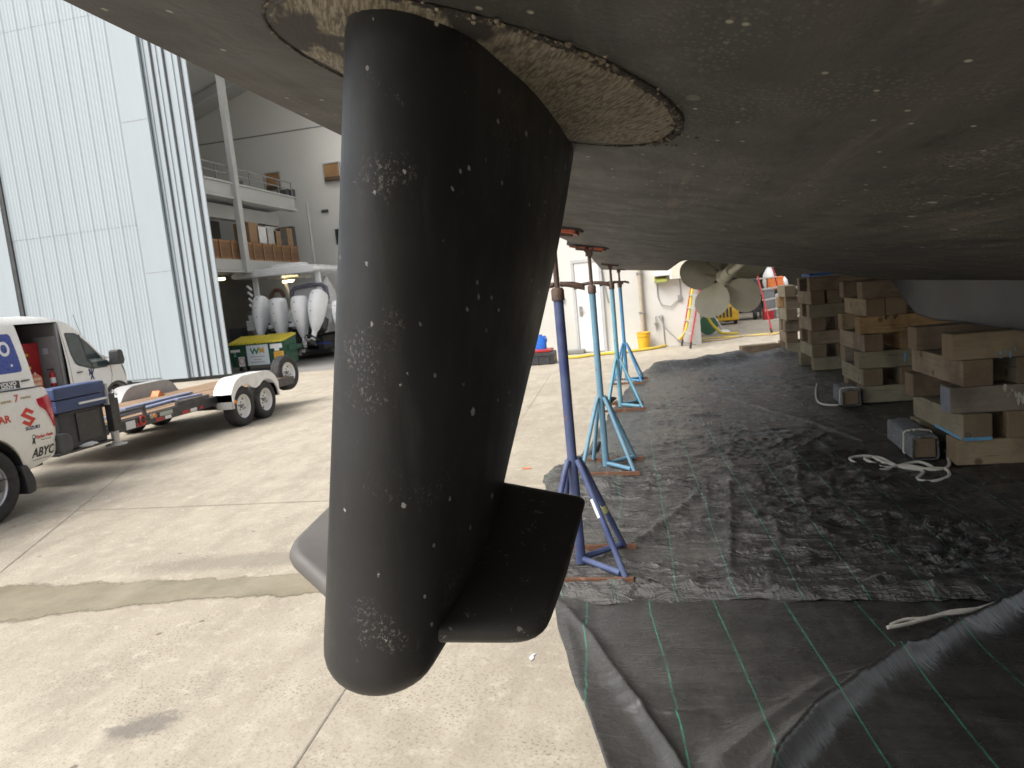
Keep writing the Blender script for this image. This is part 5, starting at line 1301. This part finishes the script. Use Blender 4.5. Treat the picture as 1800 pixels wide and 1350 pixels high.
stm = M('seat_vinyl', (.42,.4,.4), (.36,.35,.36), .5); wobj('seat_back', MB().prism([(-14.2,2.1),(-14.18,2.72),(-14.0,2.84),(-12.9,2.88),(-12.75,2.8),(-12.7,2.1)], 'Y', 26.5, 26.75), stm, bt, bevel=.06)
wobj('bolster', MB().tube([(-14.25,26.45,2.3),(-14.22,26.45,2.72),(-14.05,26.45,2.86),(-13.4,26.45,2.93),(-12.9,26.45,2.90),(-12.72,26.45,2.78),(-12.68,26.45,2.3)], .075, 10), M('bolster_vinyl', (.13,.13,.17), (.1,.1,.13), .6), bt, smooth=True)
wobj('livewell', MB().box(-15.4,-15.0,25.7,26.3,1.9,2.5), gel_white, bt, bevel=.05)
wobj('brown_chair', MB().tube([(-15.1+.28*math.cos(a),26.9,2.55+.33*math.sin(a)) for a in [math.pi*i/9 for i in range(10)]], .08, 8), M('brown_vinyl', (.16,.08,.05)), bt, smooth=True)
fast = M('engine_white', (.82,.83,.84), (.77,.78,.8), .2, scale=2)
def outboard(root, x, y, ztop, tilt=0, rz=0, small=False):
    def ring(z, w, d, yo, e=2.6, n=20):
        r_ = []
        for i in range(n):
            a = 2*math.pi*i/n; c, s = math.cos(a), math.sin(a)
            r_.append(Vector((w*math.copysign(abs(c)**(2/e), c), yo + d*math.copysign(abs(s)**(2/e), s), z)))
        return r_
    k = .82 if small else .95
    M_ = Matrix.Translation(Vector((x,y,ztop-.75*k))) @ Matrix.Rotation(rz, 4, 'Z') @ Matrix.Rotation(tilt, 4, 'X') @ Matrix.Scale(k, 4)
    cowl = MB().loft([ring(z,w,d,yo) for z,w,d,yo in ((.75,.12,.2,.05),(.735,.2,.30,.03),(.66,.255,.38,.0),(.45,.285,.43,-.02),(.1,.285,.43,-.02),(-.15,.265,.41,-.01),(-.45,.22,.34,.02),(-.8,.12,.22,.05),(-.92,.07,.15,.06))]).xf(M_)
    e = wobj('outboard_engine', cowl, fast, root, smooth=50)
    def sub(n_, mb, mt, **kw): return wobj(n_, mb.xf(M_), mt, e, **kw)
    sub('leg', MB().loft([ring(z,w,d,yo,2.2,14) for z,w,d,yo in ((-.86,.065,.15,.06),(-1.1,.05,.14,.06),(-1.3,.045,.13,.06))]), fast if not small else dark_grey, smooth=True)
    sub('cavitation_plate', MB().box(-.14,.14,-.3,.25,-1.22,-1.2), dark_grey)
    sub('gearcase', MB().lathe([(0,-.32),(.05,-.28),(.075,-.1),(.075,.15),(.03,.3),(0,.33)], (0,.02,-1.42), 'Y', 14), dark_grey, smooth=True)
    pr = MB().lathe([(.05,-.46),(.06,-.3),(.06,-.26)], (0,.02,-1.42), 'Y', 12)
    for i in range(3):
        a = 2*math.pi*i/3
        pr.loft([[Vector((r*math.cos(a+da), -.36+yo+.02, -1.42+r*math.sin(a+da))) for da, yo in ((-.45,-.05),(0,.0),(.45,.05),(0,.02))] for r in (.06,.14,.2)])
    sub('propeller', pr, steel, smooth=True)
    sub('mount_bracket', MB().box(-.16,.16,.30,.62,-.7,-.2), dark_grey, bevel=.02)
    sub('cowl_badge', MB().box(-.03,.03,-.442,-.425,.35,.52), grey_print); 
    for (bx, bz, s) in ((0,.12,.016),(.02,-.25,.018)): sub('cowl_port', MB().lathe([(s,-.012),(s,.0),(0,.0)][::-1], (bx, -.45+.0 if bz > 0 else -.40, bz), 'Y', 10).box(bx-s, bx+s, -.46 if bz > 0 else -.41, -.40, bz-s, bz+s), black_print)
    return e
outboard(bt, -14.83, 25.0, 2.64, R(-24), R(6)); outboard(bt, -13.97, 24.85, 2.50, R(-4)); outboard(bt, -13.07, 24.8, 2.50, R(-2)); outboard(bt, -12.45, 24.95, 2.66, R(-26), R(-10))
wobj('trailer_bunk', MB().box(-15.2,-15.0,25.8,31,.35,.9).box(-13,-12.8,25.8,31,.35,.9).box(-15.3,-12.7,26.2,26.4,.2,.4).box(-15.3,-12.7,29.2,29.4,.2,.4), black_steel, bt)
for (x, y) in ((-15.35,28.2),(-12.65,28.2)): wobj('trailer_wheel', MB().lathe([(.1,-.1),(.34,-.1),(.36,0),(.34,.1),(.1,.1)], (x,y,.365), 'X', 20), black_rubber, bt, smooth=True)
wobj('blue_strap', MB().box(-12.8,-12.1,25.0,25.06,.62,.66), blue_vinyl, bt)
b2 = thing('outboard_boat', 'second white boat partly hidden by the fin, with one outboard showing', 'motor boat', (-10.4, 28, 0))
small_hull(-11.85, -9.2, 26.3, 33.0, 1.95, .8, gel_white, None, b2)
outboard(b2, -12.0+.12, 25.6, 2.2, R(-3), 0, True)
wobj('hard_top', MB().box(-12.2,-9.0,26.6,29.5,3.42,3.58), gel_white, b2, bevel=.05)
for x in (-11.85,-11.2,-9.2): wobj('top_support', MB().tube([(x,26.8,1.9),(x+.1,27.0,3.45)], .05, 8), gel_white, b2, smooth=True)
mb = MB()
for i in range(7): mb.tube([(-12.1+.22*i,26.7,3.58),(-12.12+.22*i,26.6,3.85)], .035, 7)
wobj('rocket_launcher', mb, mid_grey, b2, smooth=True); wobj('console', MB().box(-11.3,-10,27.5,28.4,1.9,3.0), gel_white, b2, bevel=.05); wobj('red_cover', MB().box(-11.72,-11.55,26.6,26.8,2.25,2.6), red_paint, b2, bevel=.05)
# loose gear in the dark under the gallery, beside the boat
rr = random.Random(21)
for i, (px, py, Y, w, h, mt, nm, lb) in enumerate(((408,545,25.6,.5,1.5,dark_grey,'tool_chest','dark tool chest under the gallery by the sliding door'),(421,556,25.3,.35,1.0,brown_steel,'drum','brown drum under the gallery next to the boat'),(412,575,24.9,.5,.7,black_plastic,'equipment_case','black case on the hall floor behind the dumpster'),(425,585,24.7,.4,.6,mid_grey,'equipment_case','grey case on the hall floor behind the dumpster'))):
    p = AY(px, py, Y)
    mb = MB().box(p.x-w/2,p.x+w/2,Y,Y+.5,.006,h) if nm != 'drum' else MB().lathe([(0,.006),(w/2,.006),(w/2,h*.3),(w/2+.01,h*.33),(w/2,h*.36),(w/2,h),(0,h)], (p.x,Y,0), 'Z', 18)
    if nm == 'tool_chest':
        for q in range(4): mb.box(p.x-w/2+.03,p.x+w/2-.03,Y-.02,Y-.002,.15+.33*q,.42+.33*q)
    o = obj(nm, mb, mt, None, bevel=.01); tag(o, lb, nm.split('_')[-1])

# ================================================================== ANNEX (white building right of the fin)
AYW = 19.6
an = thing('annex_building', 'bright white annex wall with a steel door, pipe and electrical boxes', 'building', (-1.5, 19.6, 0))
wobj('wall', MB().box(-4.25,1.12,AYW,AYW+.2,0,7.2).box(.92,1.12,AYW+.2,28,0,7.2), annex_wall, an)
wobj('roof', MB().box(-4.3,1.2,AYW-.1,28.1,7.2,7.4), hall_roof, an)
d0, d1 = AY(1010,600,AYW).x, AY(1064,600,AYW).x
dr = wobj('door', MB().box(-2.12,-1.46,AYW-.045,AYW-.003,.02,2.45), M('door_white', (.72,.72,.7), (.68,.68,.66), .45), an, bevel=.004)
fr = MB().box(-2.2,-2.125,AYW-.07,AYW-.002,0,2.54).box(-1.455,-1.38,AYW-.07,AYW-.002,0,2.54).box(-2.125,-1.455,AYW-.07,AYW-.002,2.455,2.54)
wobj('door_frame', fr, light_grey, dr)
wobj('door_handle', MB().box(-2.06,-1.98,AYW-.07,AYW-.045,1.02,1.28).tube([(-2.02,AYW-.1,1.16),(-1.9,AYW-.1,1.16)], .012, 8), steel, dr)
wobj('light_switch', MB().box(-2.54,-2.44,AYW-.03,AYW,1.40,1.55), mid_grey, an)
wobj('drain_pipe', MB().tube([(-.38,AYW-.08,.42),(-.38,AYW-.08,7.0)], .06, 14), M('pvc_pipe', (.42,.36,.28), (.36,.31,.25), .5), an, smooth=True)
wobj('pipe_clip', MB().box(-.47,-.29,AYW-.15,AYW,2.0,2.04).box(-.47,-.29,AYW-.15,AYW,.95,.99), steel, an)
eb_ = wobj('electrical_box', MB().box(.40,.86,AYW-.28,AYW-.002,1.78,2.45), cream_paint, an, bevel=.01)
wobj('box_door', MB().box(.45,.81,AYW-.29,AYW-.281,1.83,2.38), M('cream_panel', (.66,.63,.52), (.6,.57,.48), .45), eb_)
wobj('wall_lamp', MB().prism([(AYW-.26,1.72),(AYW-.24,1.80),(AYW-.003,1.88),(AYW-.003,1.74)], 'X', .0, .33), M('lamp_green', (.3,.32,.05), (.22,.24,.05), .5), an, bevel=.01)
wobj('lamp_cover', MB().box(.0,.42,AYW-.29,AYW-.003,1.885,2.02), white_print, an, bevel=.02)
cd = MB()
cd.tube([(.06,AYW-.02,1.7),(.06,AYW-.03,1.35),(.14,AYW-.05,1.12),(.38,AYW-.05,1.06),(.6,AYW-.03,1.22)], .014, 6); cd.tube([(.66,AYW-.02,1.78),(.66,AYW-.02,1.3)], .014, 6)
cd.tube([(.14,AYW-.02,.83),(.17,AYW-.02,.0)], .014, 6); cd.tube([(.06,AYW-.1,.84),(.2,AYW-.2,.5),(.55,AYW-.25,.12),(.95,AYW-.4,.02)], .018, 6)
wobj('conduit', cd, mid_grey, an, smooth=True); cd = MB()
cd.tube([(-1.38,AYW-.02,2.35),(-1.3,AYW-.02,1.6),(-1.25,AYW-.02,1.3)], .014, 6)
wobj('conduit', cd, mid_grey, an, smooth=True)
wobj('junction_box', MB().box(.58,.68,AYW-.07,AYW-.002,1.2,1.34), mid_grey, an, bevel=.006)
wobj('water_tap', MB().box(-.08,.02,AYW-.1,AYW-.002,.62,.66).tube([(-.03,AYW-.06,.45),(-.03,AYW-.06,.83)], .014, 8).tube([(.0,AYW-.08,.84),(.16,AYW-.08,.86)], .016, 8), steel, an, smooth=True)
t = thing('bucket', 'yellow plastic bucket standing under the drain pipe of the white wall', 'bucket', (-.38, AYW-.32, .005))
obj('shell', MB().lathe([(0,0),(.15,0),(.175,.42),(.185,.42),(.185,.45),(.172,.45),(.165,.43),(.14,.03),(0,.03)], axis='Z', n=26), yellow_plastic, t, smooth=True)
obj('rim_band', MB().lathe([(.172,.34),(.186,.345),(.186,.36),(.173,.365)], axis='Z', n=26), yellow_plastic, t, smooth=True)
t = thing('black_tray', 'black plastic tray on the concrete beyond the indigo jack stand', 'tray', tuple(G(948,640)))
obj('tray_box', MB().box(-.42,.42,-.3,.3,.005,.30), black_plastic, t, bevel=.02)
obj('tray_rib', sum([[MB()]], [])[0].box(-.44,.44,-.32,-.30,.22,.30).box(-.3,-.26,-.32,-.3,.02,.22).box(0,.04,-.32,-.3,.02,.22).box(.28,.32,-.32,-.3,.02,.22), black_plastic, t, bevel=.006)
o = obj('red_lid', MB().box(-.36,.36,-.26,.26,0,.06), red_paint, None, bevel=.01); p = G(948,640); o.location = (p.x, p.y, .31); tag(o, 'faded red lid lying on top of the black tray', 'lid')
t = thing('jug', 'blue plastic jug standing on the red lid of the black tray', 'jug', (p.x+.08, p.y+.05, .37))
obj('bottle', MB().loft([[Vector((sx*.14*math.copysign(abs(math.cos(a))**.6, math.cos(a)), .09*math.copysign(abs(math.sin(a))**.6, math.sin(a)), z)) for a in [2*math.pi*j/16 for j in range(16)]] for z, sx in ((0,.95),(.02,1),(.2,1),(.28,.8),(.32,.35),(.36,.3))]), blue_jug_m, t, smooth=True)
obj('jug_handle', MB().tube([(.02,0,.30),(.12,0,.31),(.15,0,.24),(.14,0,.16)], .018, 8), blue_jug_m, t, smooth=True)
p = G(1012,622); o = obj('drain_box', MB().box(p.x-.3,p.x+.25,p.y-.12,p.y+.1,.005,.12), M('grey_box', (.25,.25,.24)), None, bevel=.02); tag(o, 'low grey box on the ground before the white door', 'box')
def ladder(label, A, B, topz, w=.42, lean=(.0,.9), tilt=0):
    t = thing('step_ladder', label, 'ladder', ((A[0]+B[0])/2, (A[1]+B[1])/2, .0))
    for p in (A, B):
        obj_ = wobj('rail', MB().beam((p[0],p[1],.10),(p[0]+lean[0],p[1]+lean[1],topz), .035, .10, (0,1,0)), fiberglass_red, t, bevel=.006)
        wobj('foot', MB().beam((p[0]-lean[0]*.01,p[1]-.01,.0),(p[0]+lean[0]*.06,p[1]+lean[1]*.06,.17), .05, .1, (0,1,0)), black_rubber, t)
    n = int(topz/.3)
    for i in range(1, n):
        f = i/n; a = Vector((A[0]+lean[0]*f, A[1]+lean[1]*f, .05+topz*f)); b = Vector((B[0]+lean[0]*f, B[1]+lean[1]*f, .05+topz*f))
        wobj('rung', MB().beam(a, b, .09, .035), alu, t, bevel=.004)
    return t
ladder('red step ladder standing open beside the third keel stack', (3.12,21.0), (3.75,22.1), 2.4, lean=(-.42,.30))
t = ladder('red ladder by the corner of the white wall seen almost edge on', (.78,18.5), (.60,19.35), 1.9, lean=(.42,.02))
# hoses and cords
yh = []
def gpt(x, y, z=.04): return tuple(G(x, y, z))
pts = [gpt(985,610), gpt(988,620), gpt(1004,628), gpt(1060,622), gpt(1110,617), gpt(1159,610), gpt(1180,603), (.62,19.3,.25), (.80,19.25,.7), (.9,19.25,1.2), (1.0,19.3,1.7), (1.05,19.4,2.0)]
rope('yellow hose lying along the white wall and climbing the corner', pts, .035, 'hose')
rope('loop of yellow hose sagging to the ground past the white wall corner', [(1.3,21.6,1.1),(1.38,21.7,.8),(1.55,21.8,.4),(1.8,21.8,.1),(2.0,21.8,.04),(2.3,21.7,.03)], .04, 'hose')
cm = M('tan_cord', (.5,.36,.18), (.45,.33,.17), .6)
for i, q in enumerate(([(1215,598),(1250,594),(1290,592),(1330,588),(1375,585)], [(1268,591),(1300,591),(1340,589),(1380,582)], [(1228,600),(1270,597),(1310,590),(1360,588),(1390,580)])):
    o = obj('cord', MB().tube([gpt(a, b, .02) for a, b in q], .018, 7), (yellow_hose, cm, cm)[i], None, smooth=True); tag(o, ['yellow cord along the ground past the ladder','tan cord lying farthest out on the ground by the ladder','tan cord starting at the white wall corner'][i], 'cord')
t = thing('disc_pole', 'pale pole leaning on a round cream foot beyond the propeller', 'pole tool', tuple(G(1272,586)))
obj('pole', MB().tube([(0,0,.06),(-.35,.1,.75)], .03, 8), alu, t, smooth=True)
obj('round_foot', MB().lathe([(0,.0),(.19,.01),(.2,.05),(.14,.10),(0,.12)], axis='Z', n=20), cream_paint, t, smooth=True)
p = G(1243,590); o = obj('garden_reel', MB().lathe([(.05,-.12),(.28,-.12),(.28,-.09),(.12,-.08),(.12,.08),(.28,.09),(.28,.12),(.05,.12)], (p.x+.05,p.y+.2,.3), 'Y', 18), M('reel_green', (.06,.16,.09)), None, smooth=True); tag(o, 'green hose reel standing at the corner of the white wall', 'hose reel')

# ================================================================== FAR SIDE OF THE YARD, seen under the hull
sh = thing('workshop_shed', 'dark open workshop at the back of the yard beyond the ladder', 'shed', (7.5, 33, 0))
wobj('back_wall', MB().box(1.0,16,36,36.2,0,6), M('shed_dark', (.12,.11,.1), (.08,.075,.07), .9, scale=.7, co='World'), sh)
wobj('roof', MB().box(1.0,16,30.4,36.2,3.6,3.8), hall_roof, sh); wobj('post', MB().box(9.2,9.5,30.5,30.8,0,3.6), light_grey, sh); wobj('side_wall', MB().box(15.8,16,30.5,36,0,3.6), hall_wall, sh)
wobj('fascia', MB().box(1.0,16,30.3,30.395,3.1,3.9), mid_grey, sh)
t = thing('generator', 'black wheeled generator box parked behind the propeller', 'generator', (3.1, 27.5, 0))
obj('housing', MB().box(-.75,.65,0,1.1,.28,1.38), black_plastic, t, bevel=.04); obj('hood', MB().box(-.7,.6,.05,1.05,1.385,1.5), dark_grey, t, bevel=.03)
obj('grille', MB().box(-.1,.5,-.02,-.003,.5,1.2), seal_black, t); obj('drawbar', MB().box(-.95,-.75,.4,.6,.3,.4), steel, t)
for x in (-.55,.45): obj('wheel', MB().lathe([(.05,-.06),(.17,-.06),(.17,.06),(.05,.06)], (x,.1,.17), 'X', 16), black_rubber, t, smooth=True)
lettering('GENERAC', .14, white_print, lambda u, v, w: Vector((-.05+u, -.03-w, .42+v)), t) if False else None
obj('data_plate', MB().box(-.45,-.3,-.012,-.003,.45,.62), white_print, t)
t = thing('sweeper_cart', 'yellow low machine with a black grille behind the lower propeller blade', 'machine', (2.2, 26.4, 0))
obj('body', MB().prism([(-.5,.15),(.5,.15),(.5,.75),(.2,1.0),(-.4,.9),(-.5,.5)], 'X', -.5, .6), yellow_plastic, t, bevel=.04)
g = MB()
for i in range(7): g.box(-.42+.12*i,-.36+.12*i,-.53,-.502,.28,.62)
obj('grille', g, seal_black, t)
for x in (-.45,.5): obj('wheel', MB().lathe([(.03,-.05),(.15,-.05),(.15,.05),(.03,.05)], (x,-.2,.15), 'X', 14), black_rubber, t, smooth=True)
far = [(1362,497,28,.55,.45,orange_paint,'crate','orange plastic crate on the workbench behind the red ladder'),(1352,477,29,.5,.3,white_print,'bag','white sack piled above the orange crate'),(1378,498,28.5,.3,.5,white_print,'bag','second white sack beside the orange crate'),
       (1350,520,27.8,.4,.5,M('grey_case', (.2,.21,.22)),'case','grey tool case under the orange crate'),(1370,530,27.6,.3,.6,light_grey,'canister','pale canister below the white sack'),(1376,545,27.4,.25,.35,blue_jug_m,'jerrycan','blue jerrycan on the ground behind the ladder'),
       (1350,548,27.2,.35,.22,red_paint,'toolbox','red toolbox on the ground behind the ladder'),(1500,482,24,.28,.16,M('lime', (.15,.6,.05)),'spool','lime green spool between the second and third timber stacks'),(1500,505,24.2,.35,.75,gel_white,'drum','white drum between the second and third timber stacks'),(1515,480,25,.5,.3,white_print,'bag','white sack showing above the second timber stack'),(1462,545,22,.25,.5,M('pale_orange', (.6,.4,.25)),'canister','pale orange canister glimpsed through the third stack')]
wb = thing('workbench', 'grey workbench holding crates at the back of the yard', 'workbench', (4.6, 28.6, 0))
obj('bench_top', MB().box(-.9,2.5,-.6,.8,.98,1.04), mid_grey, wb)
for x in (-.8,2.4):
    for y in (-.5,.7): obj('leg', MB().box(x-.04,x+.04,y-.04,y+.04,0,.98), steel, wb)
for (px, py, Y, w, h, mt, nm, lb) in far:
    p = AY(px, py, Y); z0 = max(0.0, p.z-h/2)
    if nm in ('crate',) or (nm == 'bag' and px < 1400): z0 = 1.045
    elif nm in ('drum','case','canister','jerrycan','toolbox'): z0 = 0.003
    if nm == 'spool': z0 = .92 + .003 if False else p.z-h/2
    top = max(p.z+h/2, z0+.2)
    if nm in ('drum','canister','spool'):
        mb = MB().lathe([(0,z0),(w/2,z0),(w/2*1.0,z0+(top-z0)*.3),(w/2*1.06,z0+(top-z0)*.33),(w/2,z0+(top-z0)*.36),(w/2,top-.04),(w/2*.6,top),(0,top)], (p.x,Y,0), 'Z', 18)
    elif nm == 'bag':
        mb = MB().loft([[Vector((p.x+w/2*s*math.cos(a)*(1+.1*math.sin(3*a)), Y+.25*s*math.sin(a), z)) for a in [2*math.pi*j/12 for j in range(12)]] for z, s in ((z0,.8),(z0+(top-z0)*.3,1.05),(z0+(top-z0)*.7,.9),(top,.3))])
    else:
        mb = MB().box(p.x-w/2,p.x+w/2,Y-.2,Y+.2,z0,top); mb.box(p.x-w/2-.015,p.x+w/2+.015,Y-.215,Y+.215,top-.06,top-.02)
    o = obj(nm, mb, mt, None, smooth=nm in ('bag','drum','canister','spool'), bevel=.012 if nm not in ('bag',) else 0); tag(o, lb, nm)
p = AY(1500,505,24.2)
o = obj('paint_fleck', MB().prism([(.0,.0),(.012,.02),(.006,.05),(.02,.075),(-.004,.06),(-.012,.03)], 'Z', .004, .006), white_print); q = G(933,1163); o.location = (q.x, q.y, 0); tag(o, 'tiny white curl of peeled paint on the concrete under the fin', 'paint flake')
q = G(925,824); o = obj('paint_fleck', MB().prism(rounded([(-.05,-.02),(.05,-.025),(.06,.01),(-.02,.03)], .015, 2), 'Z', .004, .007), orange_paint); o.location = (q.x, q.y, 0); tag(o, 'small orange paint fleck on the concrete by the front cover corner', 'paint flake')
o = obj('seal_scrap', MB().tube([tuple(G(1036,800,.03)),tuple(G(1046,790,.05)),tuple(G(1053,778,.03))], [.02,.035,.02], 8), seal_black, None, smooth=True); tag(o, 'curled black flap at the edge of the ground cover by the sky blue jack', 'flap')
o = obj('seal_scrap', MB().tube([tuple(G(1064,700,.03)),tuple(G(1072,704,.07)),tuple(G(1082,700,.04))], [.03,.06,.02], 8), seal_black, None, smooth=True); tag(o, 'crumpled black flap by the base of the pale teal jack stand', 'flap')
